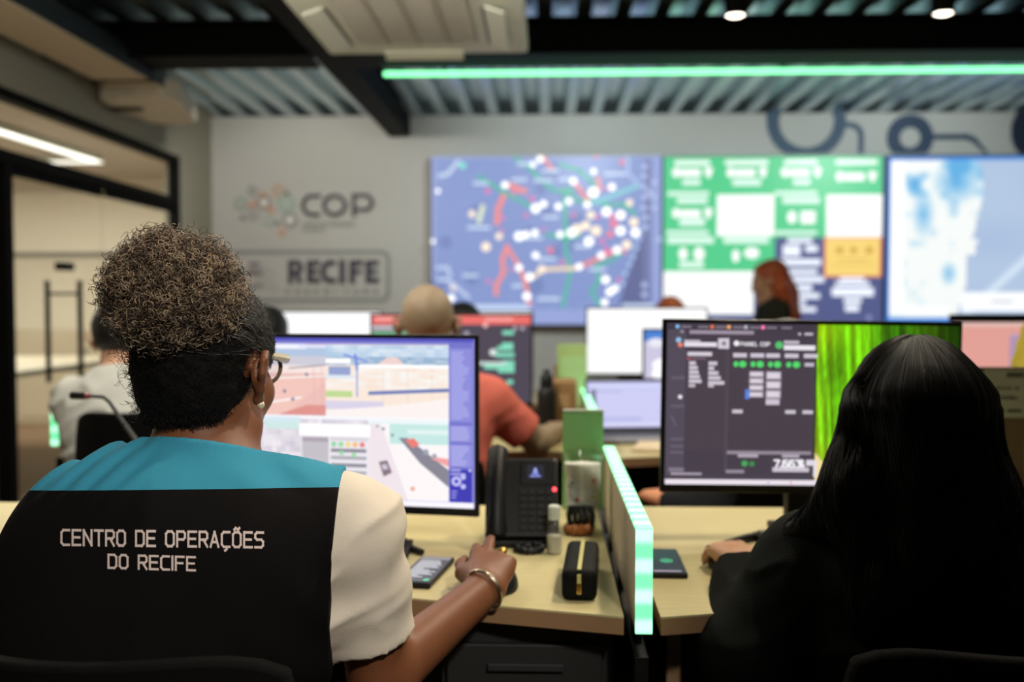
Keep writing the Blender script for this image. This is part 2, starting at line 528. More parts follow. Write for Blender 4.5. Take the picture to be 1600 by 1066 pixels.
def hand_prims(w, f, up, side, curl=(0.35, 0.35, 0.4, 0.45), spread=0.10, sc=1.0, lift=(0, 0, 0, 0)):
    """wrist point, finger direction, back-of-hand normal, direction towards the thumb"""
    w, f, up, side = (Vector(q) for q in (w, f, up, side)); f.normalize(); up.normalize(); side.normalize()
    pr = []
    offs = (0.027, 0.009, -0.010, -0.028); ln = (0.070, 0.078, 0.072, 0.056); mc = (0.088, 0.090, 0.085, 0.076)
    mcps = []
    for o, l, m_, c, lf in zip(offs, ln, mc, curl, lift):
        a = w + side * (o * 0.55 * sc) + f * 0.004
        b = w + side * (o * sc) + f * (m_ * sc) + up * 0.006
        pr.append((rc(a, b, 0.0160 * sc, 0.0118 * sc), 0.011)); pr.append((rc(b + up * 0.0035 - f * 0.002, b + up * 0.002 + f * 0.004, 0.0098 * sc, 0.0092 * sc), 0.004)); mcps.append(b)
        ang = math.atan2(o, 0.1) * spread * 8; p = b; th = -lf
        for k, fr in enumerate((0.46, 0.30, 0.24)):
            th += c * (0.8, 1.25, 0.9)[k]
            d = (f + side * math.tan(ang * 0.5)).normalized() * math.cos(th) - up * math.sin(th)
            q = p + d * (l * fr * sc)
            pr.append((rc(p, q, (0.0092, 0.0084, 0.0076)[k] * sc, (0.0084, 0.0076, 0.0066)[k] * sc), 0.004))
            p = q
    pr.append((rc(w + side * 0.012 * sc + f * 0.03, w - side * 0.014 * sc + f * 0.06, 0.018 * sc, 0.017 * sc), 0.02))
    t0 = w + side * (0.018 * sc) + f * (0.022 * sc) - up * 0.004
    t1 = w + side * (0.041 * sc) + f * (0.050 * sc) - up * 0.010
    t2 = w + side * (0.050 * sc) + f * (0.082 * sc) - up * 0.014
    t3 = w + side * (0.046 * sc) + f * (0.106 * sc) - up * 0.018
    pr += [(rc(t0, t1, 0.017 * sc, 0.0135 * sc), 0.014), (rc(t1, t2, 0.0115 * sc, 0.0095 * sc), 0.006), (rc(t2, t3, 0.0095 * sc, 0.0075 * sc), 0.004)]
    return pr

def frame_from(up, right):
    x = Vector(right).normalized(); z = Vector(up); z = (z - x * z.dot(x)).normalized(); y = z.cross(x)
    M = Matrix((x, y, z)).transposed()
    return M

def torso_prims(j, g):
    """j: joints, g: girth factors"""
    P, N = Vector(j['pelvis']), Vector(j['neck'])
    M = frame_from(N - P, Vector(j['sr']) - Vector(j['sl']))
    L = (N - P).length
    c = lambda t, y=0.0: tuple(P + (N - P) * t + M @ Vector((0, y, 0)))
    gw, gd = g
    pr = [(ell(c(0.02), (0.175 * gw, 0.12 * gd, 0.115), M), 0.04), (ell(c(0.34), (0.158 * gw, 0.115 * gd, 0.17), M), 0.06),
          (ell(c(0.66, 0.0), (0.168 * gw, 0.112 * gd, 0.165), M), 0.06), (ell(c(0.80, -0.005), (0.125 * gw, 0.085 * gd, 0.075), M), 0.03)]
    for k in ('sl', 'sr'):
        s = Vector(j[k])
        m = N * 0.45 + s * 0.55
        pr.append((rc(c(0.78), tuple(s), 0.070, 0.056), 0.03))
        pr.append((rc(tuple(N - Vector((0, 0, 0.018))), tuple(s * 0.9 + N * 0.1), 0.036, 0.042), 0.022))
    return pr, M

def person_mesh(name, fn, lo, hi, h):
    V, F = sdf_mesh(fn, lo, hi, h)
    return fast_mesh(name, V, F)

def leg_prims(j, fat=1.0):
    pr = []
    for s in ('l', 'r'):
        H, Kn, An = j['hip' + s], j['knee' + s], j['ankle' + s]
        pr += [(rc(H, Kn, 0.088 * fat, 0.062 * fat), 0.03), (rc(Kn, An, 0.056 * fat, 0.04 * fat), 0.02)]
    return pr
def foot_prims(j):
    pr = []
    for s in ('l', 'r'):
        An = Vector(j['ankle' + s])
        pr += [(rc(An, An + Vector((0, 0.02, -0.035)), 0.038, 0.036), 0.02), (rc(An + Vector((0, -0.02, -0.045)), An + Vector((0, 0.15, -0.055)), 0.034, 0.028), 0.02)]
    return pr
def seated(j, seat_z=0.47):
    """add hips, knees and ankles in front of the pelvis"""
    P = Vector(j['pelvis']); yaw = j.get('yaw', 0.0); Rz = Matrix.Rotation(yaw, 3, 'Z')
    for s, q in (('l', -1), ('r', 1)):
        j['hip' + s] = tuple(P + Rz @ Vector((q * 0.085, 0.02, -0.005)))
        j['knee' + s] = tuple(P + Rz @ Vector((q * 0.11, 0.43, 0.0)))
        j['ankle' + s] = tuple(Vector((0, 0, 0.09)) + Vector((1, 1, 0)) * (P + Rz @ Vector((q * 0.12, 0.43, 0))))
    return j

def tubes_mesh(name, C, r, m, parent, sides=3, world=True):
    """C: (n, k, 3) array of curves -> one mesh of thin tubes"""
    n, k, _ = C.shape
    T = np.gradient(C, axis=1); T /= np.linalg.norm(T, axis=2, keepdims=True) + 1e-9
    ref = np.array([0.31, 0.17, 0.93]); U = np.cross(T, ref); U /= np.linalg.norm(U, axis=2, keepdims=True) + 1e-9
    W = np.cross(T, U)
    taper = np.ones(k); taper[-1] = 0.35; taper[0] = 0.8
    ringv = []
    for q in range(sides):
        a = 2 * math.pi * q / sides
        ringv.append(C + (U * math.cos(a) + W * math.sin(a)) * (np.asarray(r).reshape(-1, 1, 1) * taper[None, :, None]))
    V = np.stack(ringv, axis=2).reshape(-1, 3)
    base = (np.arange(n)[:, None] * k + np.arange(k - 1)[None, :]) * sides
    F = []
    for q in range(sides):
        q2 = (q + 1) % sides
        F.append(np.stack([base + q, base + q2, base + sides + q2, base + sides + q], axis=-1).reshape(-1, 4))
    me = fast_mesh(name, V, np.concatenate(F))
    return link_mesh(name, me, m, parent, world=world, smooth=True)

# ------------------------------------------------------------------ materials
M_wall = mat('pale_wall_paint', (188, 189, 186), 0.8, bump=0.05, bscale=60)
M_wall_l = mat('grey_green_wall_paint', (158, 156, 140), 0.8, bump=0.05, bscale=60)
M_cream = mat('cream_wall_paint', (226, 217, 198), 0.8)
M_tan = mat('tan_ceiling_paint', (190, 178, 166), 0.8)
M_deck = mat('galvanised_deck', (190, 208, 213), 0.27, 1.0, noise=0.12, nscale=12)  # zinc grey with some of the teal light spill mixed into the colour
M_steel = mat('black_painted_steel', (13, 14, 14), 0.6, noise=0.1, spec=0.06)
M_black = mat('black_plastic', (11, 11, 12), 0.5, spec=0.35)
M_black_s = mat('black_satin_plastic', (13, 13, 14), 0.42, spec=0.35)
M_dark = mat('dark_grey_plastic', (40, 41, 43), 0.5)
M_grey = mat('grey_plastic', (130, 130, 130), 0.5)
M_ac = mat('off_white_plastic', (232, 236, 226), 0.5)
M_acg = mat('grille_grey_plastic', (158, 152, 142), 0.6)
M_fab_b = mat('black_chair_mesh', (7, 7, 7), 0.85, spec=0.12, bump=0.3, bscale=500)
M_floor = mat('brown_wood_vinyl', (132, 104, 78), 0.5, noise=0.25, nscale=6, stretch=(1, 8, 1))
M_wood = mat('light_maple_laminate', (198, 186, 138), 0.5, noise=0.10, nscale=7, stretch=(2, 26, 2), spec=0.35)
M_panel = mat('cream_laminate', (196, 184, 158), 0.55)
M_led = mat('green_led_diffuser', (120, 220, 160), 0.4, emit=(80, 255, 160), estr=1.25)
M_led_hot = mat('green_led_dots', (200, 255, 220), 0.4, emit=(195, 255, 220), estr=1.6)
M_tan_duct = mat('tan_duct_lining', (206, 190, 166), 0.85, noise=0.15, nscale=40, bump=0.4, bscale=80)
M_duct = mat('dark_duct_metal', (38, 46, 50), 0.5, 0.3)
M_white_l = mat('white_line_light', (255, 255, 255), 0.5, emit=(255, 252, 245), estr=1.6)
M_spot = mat('lit_spot_lens', (255, 240, 220), 0.4, emit=(255, 240, 222), estr=6.0)
M_chrome = mat('polished_metal', (200, 200, 200), 0.25, 1.0)
M_gold = mat('gold_metal', (226, 186, 96), 0.25, 1.0)
M_paper = mat('white_paper', (226, 226, 220), 0.7)
M_card = mat('brown_cardboard', (150, 112, 72), 0.8, noise=0.1)
M_yellowgreen = mat('sheet_with_painted_glow', (176, 204, 132), 0.7)  # white paper; the light strips' green is put into its colour
M_yellow = mat('yellow_cloth', (196, 176, 42), 0.8, noise=0.15, bump=0.3, bscale=60)

def glass_mat(name, tint=(1, 1, 1), gloss=0.06, rough=0.02):
    if name in MATS: return MATS[name]
    m = bpy.data.materials.new(name); m.use_nodes = True
    nt = m.node_tree
    for n in list(nt.nodes): nt.nodes.remove(n)
    out = nt.nodes.new('ShaderNodeOutputMaterial'); mx = nt.nodes.new('ShaderNodeMixShader')
    t = nt.nodes.new('ShaderNodeBsdfTransparent'); g = nt.nodes.new('ShaderNodeBsdfGlossy'); fr = nt.nodes.new('ShaderNodeFresnel')
    t.inputs[0].default_value = (*tint, 1); g.inputs['Roughness'].default_value = rough
    nt.nodes.remove(fr); mx.inputs[0].default_value = gloss * 0.6
    nt.links.new(t.outputs[0], mx.inputs[1]); nt.links.new(g.outputs[0], mx.inputs[2])
    nt.links.new(mx.outputs[0], out.inputs[0])
    MATS[name] = m
    return m
M_glass = glass_mat('clear_glass', (0.95, 0.97, 0.96), 0.06)
M_clearp = glass_mat('clear_plastic', (0.96, 0.97, 0.96), 0.12, 0.1)

# ------------------------------------------------------------------ room shell
XL, XR, YB, YF = -2.86, 5.3, 8.5, -2.6
ZC = 2.80
def struct(name, bm, m, smooth=False):
    o = obj(name, bm, m, smooth=smooth); o['kind'] = 'structure'; return o
b = BM(); box(b, -7.2, YF - 0.1, -0.1, XR + 0.1, 10.4, 0.0); struct('floor', b, M_floor)
b = BM(); box(b, XL - 0.12, YB, 0, XR + 0.1, YB + 0.12, ZC - 0.005); struct('wall_back', b, M_wall)
b = BM(); box(b, XR, YF, 0, XR + 0.1, YB, ZC + 0.2); struct('wall_right', b, M_wall_l)
b = BM(); box(b, XL - 0.12, YF - 0.1, 0, XR + 0.1, YF, ZC + 0.2); struct('wall_front', b, M_wall_l)
b = BM()
box(b, XL - 0.12, 7.74, 0, XL, YB, ZC + 0.1); box(b, XL - 0.12, 3.3, 2.345, XL, 7.74, ZC + 0.1); box(b, XL - 0.12, YF, 0, XL, 3.3, ZC + 0.1)
struct('wall_left', b, M_wall_l)
# corrugated deck
b = BM()
pitch = 0.215; x = XL - 0.3; prof = []
while x < XR + 0.3:
    prof += [(x, ZC + 0.075), (x + 0.075, ZC + 0.075), (x + 0.105, ZC), (x + 0.185, ZC)]
    x += pitch
va = [b.verts.new((p[0], YF - 0.1, p[1])) for p in prof]; vb = [b.verts.new((p[0], 8.95, p[1])) for p in prof]
for i in range(len(prof) - 1): b.faces.new((va[i], va[i + 1], vb[i + 1], vb[i]))
o = struct('ceiling', b, M_deck)
md = o.modifiers.new('sheet', 'SOLIDIFY'); md.thickness = 0.004; md.offset = 1
# steel beams
b = BM(); box(b, -1.325, -1.5, 2.61, -1.15, YB - 0.01, ZC - 0.002, 0.004); struct('trim_1', b, M_steel)
def ibeam(x0, x1):
    bb = BM(); box(bb, x0, 5.6, 2.592, x1, 5.92, 2.612, 0.002); box(bb, x0, 5.6, ZC - 0.022, x1, 5.92, ZC - 0.002, 0.002); box(bb, x0, 5.69, 2.6, x1, 5.74, ZC - 0.01)
    return bb
struct('trim_2', ibeam(XL + 0.01, -1.33), M_steel)
struct('trim_3', ibeam(-1.145, XR - 0.01), M_steel)

# glazed front of the meeting room: frame, transom glass, two door leaves
def frame_boxes(y0, y1, z0, z1, t, d=0.035):
    bb = BM(); x0, x1 = XL - d * 2, XL + 0.005
    box(bb, x0, y0, z0, x1, y0 + t, z1, 0.004); box(bb, x0, y1 - t, z0, x1, y1, z1, 0.004)
    box(bb, x0, y0 + t, z1 - t, x1, y1 - t, z1, 0.004)
    return bb
b = frame_boxes(3.3, 7.74, 0.0, 2.345, 0.06)
box(b, XL - 0.07, 3.36, 1.955, XL + 0.005, 7.68, 2.02, 0.004)
box(b, XL - 0.07, 5.20, 0.0, XL + 0.005, 5.28, 1.955, 0.004)
w1 = struct('window_1', b, M_steel)
b = BM(); box(b, XL - 0.045, 3.36, 2.02, XL - 0.037, 7.68, 2.285); g = obj('pane', b, M_glass, w1)
b = BM(); box(b, XL - 0.045, 3.36, 0.0, XL - 0.037, 5.20, 1.955); g = obj('pane', b, M_glass, w1)
b = BM(); box(b, XL - 0.06, 5.29, 0.01, XL - 0.05, 6.48, 1.945)
d1 = struct('door_1', b, M_glass)
b = BM(); box(b, XL - 0.035, 6.42, 0.01, XL - 0.025, 7.67, 1.945)
d2 = struct('door_2', b, M_glass)
b = BM(); box(b, XL - 0.066, 5.29, 1.90, XL - 0.044, 6.48, 1.953, 0.002); box(b, XL - 0.066, 5.29, 0.003, XL - 0.044, 6.48, 0.08, 0.002); obj('rail', b, M_steel, d1)
b = BM(); box(b, XL - 0.041, 6.48, 1.90, XL - 0.019, 7.67, 1.953, 0.002); box(b, XL - 0.041, 6.48, 0.003, XL - 0.019, 7.67, 0.08, 0.002); obj('rail', b, M_steel, d2)
b = BM()
for xx in (XL + 0.04, XL - 0.16):
    tube(b, [(xx, 5.95, 0.72), (xx, 5.95, 1.34)], 0.016, 10)
for z in (0.80, 1.26): tube(b, [(XL - 0.16, 5.95, z), (XL + 0.04, 5.95, z)], 0.009, 8)
obj('door_handle', b, M_black, d1, smooth=True)
b = BM(); box(b, XL - 0.085, 5.89, 1.40, XL - 0.02, 6.02, 1.45, 0.006); obj('lock', b, M_black, d1)

# meeting room behind the glass
b = BM(); box(b, -7.2, 3.2, 2.5, XL - 0.13, 10.3, 2.56); struct('ceiling_meeting', b, M_tan)
b = BM(); box(b, -7.2, 10.2, 0, XL - 0.13, 10.3, 2.5); struct('wall_meeting_back', b, M_cream)
b = BM(); box(b, -7.2, 3.1, 0, -7.1, 10.2, 2.5); struct('wall_meeting_side', b, M_cream)
b = BM(); box(b, -7.2, 3.0, 0, XL - 0.13, 3.1, 2.5); struct('wall_meeting_front', b, M_cream)
b = BM(); box(b, XL - 0.25, YB + 0.13, 0, XL - 0.13, 10.2, 2.5); struct('wall_meeting_end', b, M_cream)
lamp_area('meeting_room_ceiling_light', (-4.6, 7.0, 2.44), (0, 0, 0), 2.2, 3.2, 150, (1.0, 0.95, 0.85))
t = thing('line_light', 'white L-shaped line light under the meeting room ceiling behind the glass', 'ceiling light', (-3.96, 8.69, 2.44))
b = BM(); box(b, -4.46, 8.64, 2.445, -3.90, 8.74, 2.492, 0.006); box(b, -4.00, 4.5, 2.445, -3.90, 8.64, 2.492, 0.006); obj('housing', b, M_ac, t, world=True)
b = BM(); box(b, -4.45, 8.65, 2.435, -3.91, 8.73, 2.446); box(b, -3.99, 4.5, 2.435, -3.91, 8.655, 2.446); obj('diffuser', b, M_white_l, t, world=True)
t = thing('projection_board', 'white board on the back wall of the glazed meeting room', 'board', (-5.4, 10.15, 1.7))
b = BM(); box(b, -7.0, 10.15, 1.72, -3.2, 10.19, 2.34, 0.01); obj('board_face', b, mat('white_board', (240, 232, 214), 0.5), t, world=True)
b = BM(); box(b, -7.0, 10.13, 1.69, -3.2, 10.19, 1.72, 0.004); obj('tray', b, M_grey, t, world=True)
t = thing('wall_cabinet', 'beige low cupboard along the back wall of the meeting room', 'cabinet', (-5.5, 10.0, 0))
b = BM(); box(b, -6.9, 9.75, 0.0, -3.6, 10.18, 0.92, 0.01); obj('body', b, mat('beige_front', (196, 182, 156), 0.6), t, world=True)
for k in range(4):
    b = BM(); box(b, -6.88 + k * 0.82, 9.735, 0.06, -6.10 + k * 0.82, 9.75, 0.90, 0.004); dd = obj('door', b, mat('beige_front', (196, 182, 156), 0.6), t, world=True)
    b = BM(); box(b, -6.2 + k * 0.82, 9.715, 0.6, -6.18 + k * 0.82, 9.735, 0.75, 0.003); obj('handle', b, M_grey, dd, world=True)
t = thing('meeting_table', 'pale long meeting table behind the glass doors', 'table', (-4.2, 6.6, 0))
b = BM(); box(b, -4.9, 5.6, 0.72, -3.4, 8.2, 0.76, 0.01); obj('tabletop', b, mat('pale_tabletop', (186, 176, 154), 0.5), t, world=True)
for xx in (-4.75, -3.55):
    for yy in (5.75, 8.05):
        b = BM(); box(b, xx - 0.03, yy - 0.03, 0, xx + 0.03, yy + 0.03, 0.72, 0.004); obj('leg', b, M_steel, t, world=True)

# ------------------------------------------------------------------ overhead things
t = thing('led_tube', 'long green glowing light tube hung below the ceiling beam', 'light', (1.9, 5.98, 2.572))
b = BM(); tube(b, [(-0.965, 5.98, 2.572), (5.2, 5.98, 2.572)], 0.0145, 14); obj('diffuser', b, mat('green_tube_glow', (120, 230, 160), 0.4, emit=(128, 252, 170), estr=2.4), t, world=True, smooth=True)
for xx in (-0.6, 1.4, 3.4, 5.0):
    b = BM(); box(b, xx - 0.012, 5.80, 2.594, xx + 0.012, 5.99, 2.612, 0.002); box(b, xx - 0.012, 5.968, 2.585, xx + 0.012, 5.99, 2.612, 0.002); obj('bracket', b, M_steel, t, world=True)

t = thing('air_conditioner', 'square off-white ceiling cassette air conditioner with a grey grille', 'air conditioner', (-0.56, 4.3, 2.39))
b = BM()
ac_poly = [(-1.03, 3.62), (-0.083, 3.62), (-0.083, 4.78), (-1.03, 4.78)]
prism(b, ac_poly, 2.39, 2.45, 0.018); obj('front_panel', b, M_ac, t, world=True)
b = BM(); box(b, -0.97, 3.68, 2.448, -0.14, 4.72, 2.70, 0.01); obj('body', b, mat('galvanised_casing', (120, 122, 120), 0.5, 0.5), t, world=True)
b = BM()
box(b, -0.845, 3.82, 2.380, -0.305, 4.53, 2.392, 0.004)
gr = obj('grille', b, M_acg, t, world=True)
b = BM()
for k in range(25):
    yy = 3.84 + k * 0.0275; box(b, -0.84, yy, 2.374, -0.31, yy + 0.008, 2.381)
for k in range(3):
    xx = -0.71 + k * 0.135; box(b, xx, 3.82, 2.372, xx + 0.014, 4.53, 2.381)
obj('grille_bars', b, mat('grille_bar_plastic', (172, 168, 158), 0.6), gr, world=True)
def flap(pts_c, sx, sy, rot, lab):
    bb = BM(); box(bb, -sx / 2, -sy / 2, -0.006, sx / 2, sy / 2, 0.006, 0.005)
    # rounded ends
    me_rot = Euler(rot).to_matrix().to_4x4()
    bmesh.ops.transform(bb, matrix=Matrix.Translation(pts_c) @ me_rot, verts=bb.verts[:])
    return obj('louver', bb, M_ac, t, world=True)
flap((-0.205, 4.30, 2.372), 0.085, 0.60, (0, R(18), 0), '')
flap((-0.935, 4.30, 2.372), 0.085, 0.60, (0, R(-18), 0), '')
flap((-0.572, 4.738, 2.376), 0.37, 0.075, (R(-16), 0, 0), '')
flap((-0.565, 3.70, 2.372), 0.46, 0.085, (R(18), 0, 0), '')
for xx in (-0.255, -0.885):
    b = BM(); box(b, xx - 0.004, 4.02, 2.3865, xx + 0.004, 4.58, 2.3905); obj('air_slot', b, M_dark, t, world=True)
for xx in (-0.9, -0.2):
    for yy in (3.95, 4.65):
        b = BM(); tube(b, [(xx, yy, 2.69), (xx, yy, ZC + 0.02)], 0.006, 8); obj('hanger_rod', b, M_chrome, t, world=True)

def ceiling_spot(x, y, label):
    s = thing('ceiling_spotlight', label, 'spotlight', (x, y, ZC), 0, 'ceiling spotlights')
    bb = BM(); lathe(bb, [(0.055, 0.0), (0.055, -0.14), (0.052, -0.178), (0.046, -0.18)], seg=24, cap1=False); obj('housing', bb, M_steel, s, smooth=True)
    bb = BM(); lathe(bb, [(0.047, -0.172), (0.047, -0.176), (0.03, -0.184)], seg=24); obj('lens', bb, M_spot, s, smooth=True)
    lamp_spot('spot_beam', (x, y, ZC - 0.2), (x, y + 0.5, 0), 40, WARM, 100, 0.8)
    return s
ceiling_spot(0.935, 5.0, 'lit cylindrical ceiling spotlight nearer the air conditioner')
ceiling_spot(1.945, 5.0, 'lit cylindrical ceiling spotlight at the right, above the ring decals')

t = thing('air_duct', 'long rectangular air duct with tan underside along the left wall', 'duct', (-2.5, 4.0, 2.53))
b = BM(); box(b, -2.68, -1.0, 2.535, -2.35, 6.07, 2.66, 0.004); obj('casing', b, M_duct, t, world=True)
b = BM(); box(b, -2.675, -1.0, 2.527, -2.355, 6.065, 2.537); obj('underside_lining', b, M_tan_duct, t, world=True)
for yy in (2.0, 4.2, 5.9):
    b = BM()
    for xx in (-2.69, -2.34): tube(b, [(xx, yy, 2.52), (xx, yy, ZC + 0.02)], 0.005, 6)
    box(b, -2.70, yy - 0.015, 2.518, -2.33, yy + 0.015, 2.527); obj('hanger', b, M_steel, t, world=True)
t = thing('duct_hood', 'cream chamfered air outlet hood at the end of the ceiling duct', 'air outlet', (-2.5, 6.45, 2.47))
b = BM(); prism(b, [(-2.79, 6.2), (-2.38, 6.12), (-2.30, 6.25), (-2.44, 6.95), (-2.60, 7.08), (-2.82, 7.0), (-2.85, 6.6)], 2.47, 2.60, 0.012); obj('hood', b, mat('cream_hood', (226, 216, 196), 0.7, noise=0.15, nscale=8), t, world=True)
b = BM(); box(b, -2.83, 6.40, 2.455, -2.62, 6.48, 2.471, 0.003); obj('slot', b, M_black, t, world=True)
b = BM(); box(b, -2.70, 6.07, 2.545, -2.36, 6.2, 2.64, 0.003); obj('collar', b, M_duct, t, world=True)

# ------------------------------------------------------------------ back wall prints
def wall_canvas(x0, y0, x1, y1, Y, step=0.0004):
    a = at(x0, y1, Y); c = at(x1, y0, Y)
    cv_ = Canvas(c.x - a.x, c.z - a.z, (x0, y0, x1, y1), step); cv_.eps = 0.00003 if step == 0.0004 else 0.0
    return cv_, Vector(((a.x + c.x) / 2, Y, a.z))
cv, p = wall_canvas(350, 275, 610, 375, YB - 0.003)
t = thing('wall_emblem', 'dark capital letters beside a cluster of coloured rings on the wall, above the framed lettering', 'wall lettering', p)
def Z(zx, zy): return (360 + zx / 6.667, 280 + zy / 6.667)
for zx, zy, r, c, core in [(112, 255, 72, (142, 160, 146), (185, 190, 182)), (235, 120, 52, (128, 128, 128), None), (355, 240, 82, (150, 138, 134), (235, 232, 228)), (505, 120, 72, (190, 158, 130), (182, 172, 156)),
                           (590, 250, 100, (152, 178, 168), (166, 186, 178)), (240, 370, 62, (158, 150, 158), (176, 172, 176)), (400, 430, 64, (160, 176, 168), (184, 192, 186)), (625, 425, 82, (150, 148, 150), (238, 236, 234)), (540, 552, 44, (206, 158, 130), (190, 160, 140))]:
    x, y = Z(zx, zy); cv.disc(x, y, r / 6.667, c, 22); cv.disc(x, y, r / 6.667 * 0.62, (176, 176, 172), 20)
    if core: cv.disc(x, y, r / 6.667 * 0.36, core, 16)
for zx, zy, r, c in [(600, 145, 20, (50, 54, 58)), (135, 405, 24, (96, 92, 94)), (495, 460, 22, (104, 104, 104)), (345, 150, 28, (196, 140, 108)), (238, 262, 34, (202, 152, 120)), (432, 318, 36, (206, 156, 124))]:
    x, y = Z(zx, zy); cv.disc(x, y, r / 6.667, c, 14)
ink = (42, 48, 60)
def arc(cx, cy, rx, ry, a0, a1, n=22): return [(cx + rx * math.cos(R(a0 + (a1 - a0) * k / n)), cy + ry * math.sin(R(a0 + (a1 - a0) * k / n))) for k in range(n + 1)]
cv.line([(499.5, 306.5)] + arc(490, 321, 15.2, 14.8, 270, 90) + [(498, 335.8)], 5.6, ink)
cv.line(arc(523.5, 321, 16, 14.8, 0, 360, 30), 5.6, ink)
cv.line([(553.5, 336.5), (553.5, 305.5)], 5.6, ink); cv.line([(553.5, 305.6), (570, 305.6)] + arc(570, 316.8, 11.5, 11.2, -90, 90, 14) + [(555, 328)], 5.4, ink)
cv.text(474.5, 352.5, 4.6, 'CENTRO DE OPERA\u00c7\u00d5ES', (120, 122, 124), 1.0)
cv.text(474.5, 361.5, 4.6, 'DO RECIFE', (124, 126, 128), 1.0)
cv.build('lettering', t, m=print_mat())

cv, p = wall_canvas(352, 385, 614, 480, YB - 0.003)
t = thing('wall_plaque', 'dark capitals inside a grey rounded outline on the wall, lower of the two wall letterings', 'wall lettering', p)
def rrect(x0, y0, x1, y1, r): return arc(x1 - r, y0 + r, r, r, -90, 0, 6) + arc(x1 - r, y1 - r, r, r, 0, 90, 6) + arc(x0 + r, y1 - r, r, r, 90, 180, 6) + arc(x0 + r, y0 + r, r, r, 180, 270, 6)
pl = rrect(357, 394, 606.5, 469.5, 12); cv.line(pl + [pl[0]], 6.2, (138, 142, 142))
k = 340; s_ = 1600 / 280
ink2 = (48, 46, 66)
def zl(pts): return [(340 + a / s_, 385 + b_ / s_) for a, b_ in pts]
W_ = 8.6
cv.line(zl([(655, 315), (655, 145), (700, 145)]) + [(340 + a / s_, 385 + b_ / s_) for a, b_ in arc(700, 190, 42, 45, -90, 90, 10)] + zl([(655, 235)]), W_ - 0.6, ink2); cv.line(zl([(705, 240), (735, 310)]), W_ - 0.6, ink2)
for x0 in (825, 1345):
    cv.line(zl([(x0 + 70, 148), (x0, 148), (x0, 305), (x0 + 72, 305)]), W_, ink2); cv.line(zl([(x0, 226), (x0 + 62, 226)]), W_ - 1.2, ink2)
cv.line(zl([(1035, 148)] + arc(1010, 226, 62, 80, 270, 90, 16) + [(1040, 306)]), W_ - 0.4, ink2)
cv.line(zl([(1115, 312), (1115, 142)]), W_ + 0.4, ink2)
cv.line(zl([(1275, 148), (1205, 148), (1205, 310)]), W_, ink2); cv.line(zl([(1205, 226), (1265, 226)]), W_ - 1.2, ink2)
xx = 448
for ch in 'PREFEITURA':
    cv.text(xx, 459.5, 7.2, ch, (104, 106, 108), 1.1); xx += 15.2
for a, b_, c, d in [(285, 135, 385, 175), (265, 205, 340, 222), (330, 205, 400, 222), (255, 232, 410, 258), (310, 335, 410, 365)]:
    cv.rect(340 + a / s_, 385 + b_ / s_, 340 + c / s_, 385 + d / s_, (140, 128, 138))
for a, b_ in [(455, 160), (520, 215), (440, 290), (530, 330), (480, 360), (450, 215), (545, 375), (500, 280)]:
    cv.line(zl([(a, b_), (a - 26, b_ + 22)]), 1.6, (168, 164, 164))
cv.build('lettering', t, m=print_mat())

ringc = (58, 84, 108)
def ring_decal(label, x0, y0, x1, y1, draw):
    cv, p = wall_canvas(x0, y0, x1, y1, YB - 0.003)
    tt = thing('wall_decal', label, 'wall decal', p, 0, 'ring and pipe decals above the video wall')
    draw(cv); cv.build('decal', tt, m=print_mat())
def d1_(cv):
    cv.line(arc(1260, 188, 52.5, 52.5, -20, 200, 34), 19, ringc); cv.line([(1206, 172), (1207, 188)], 19, ringc)
    cv.line([(1316, 194), (1330, 196)] + arc(1330, 215, 16, 19, -90, 0, 8) + [(1346, 242)], 9, ringc)
ring_decal('large blue-grey ring decal cut by the ceiling, leftmost above the video wall', 1190, 171, 1352, 241, d1_)
def d2_(cv):
    cv.line(arc(1422, 215, 26, 26, 0, 360, 34), 20, (44, 66, 92))
    cv.line([(1452, 214), (1510, 214)] + [(1522, 219), (1540, 241)], 9, (44, 66, 92))
ring_decal('smaller blue-grey ring decal with a side arm above the satellite map', 1380, 176, 1548, 241, d2_)
def d3_(cv):
    cv.line(arc(1632, 205, 38, 38, 0, 360, 34), 28, (30, 42, 64))
ring_decal('dark ring decal at the right end above the video wall', 1578, 171, 1692, 241, d3_)

# ------------------------------------------------------------------ video wall
YV = 8.40
t = thing('video_wall', 'wide video wall of three lit panels showing map, dashboard and satellite view', 'video wall', (at(1206, 507, YV).x, YV, at(900, 507, YV).z))
def vw_canvas(x0, x1): 
    return wall_canvas(x0, 243.5, x1, 507, YV, 0.0003)
cv, p = vw_canvas(675, 1034); cv.wash = 0.10
WB = (122, 138, 200)
cv.rect(675, 243, 1034, 507, (140, 156, 214))
cv.rect(680, 247, 1016, 483, (120, 140, 200))
def mz(zx, zy): return (660 + zx / 3.675, 230 + zy / 3.675)
rr = random.Random(3)
for k in range(46):
    a = mz(rr.uniform(80, 1150), rr.uniform(60, 900)); ang = rr.uniform(0, 3.14); L = rr.uniform(12, 50)
    cv.line([a, (a[0] + L * math.cos(ang), a[1] + L * math.sin(ang))], 2.2, (128, 148, 206))
for k in range(14):
    a = mz(rr.uniform(80, 900), rr.uniform(100, 850)); cv.disc(a[0], a[1], rr.uniform(8, 16), (102, 122, 182), 9)
cv.poly([mz(1310, 400), mz(1320, 900), mz(1130, 905), mz(1190, 720), mz(1265, 520)], (84, 92, 142))
cv.rect(1006, 250, 1018, 483, (104, 112, 164))
gr_ = (52, 186, 142)
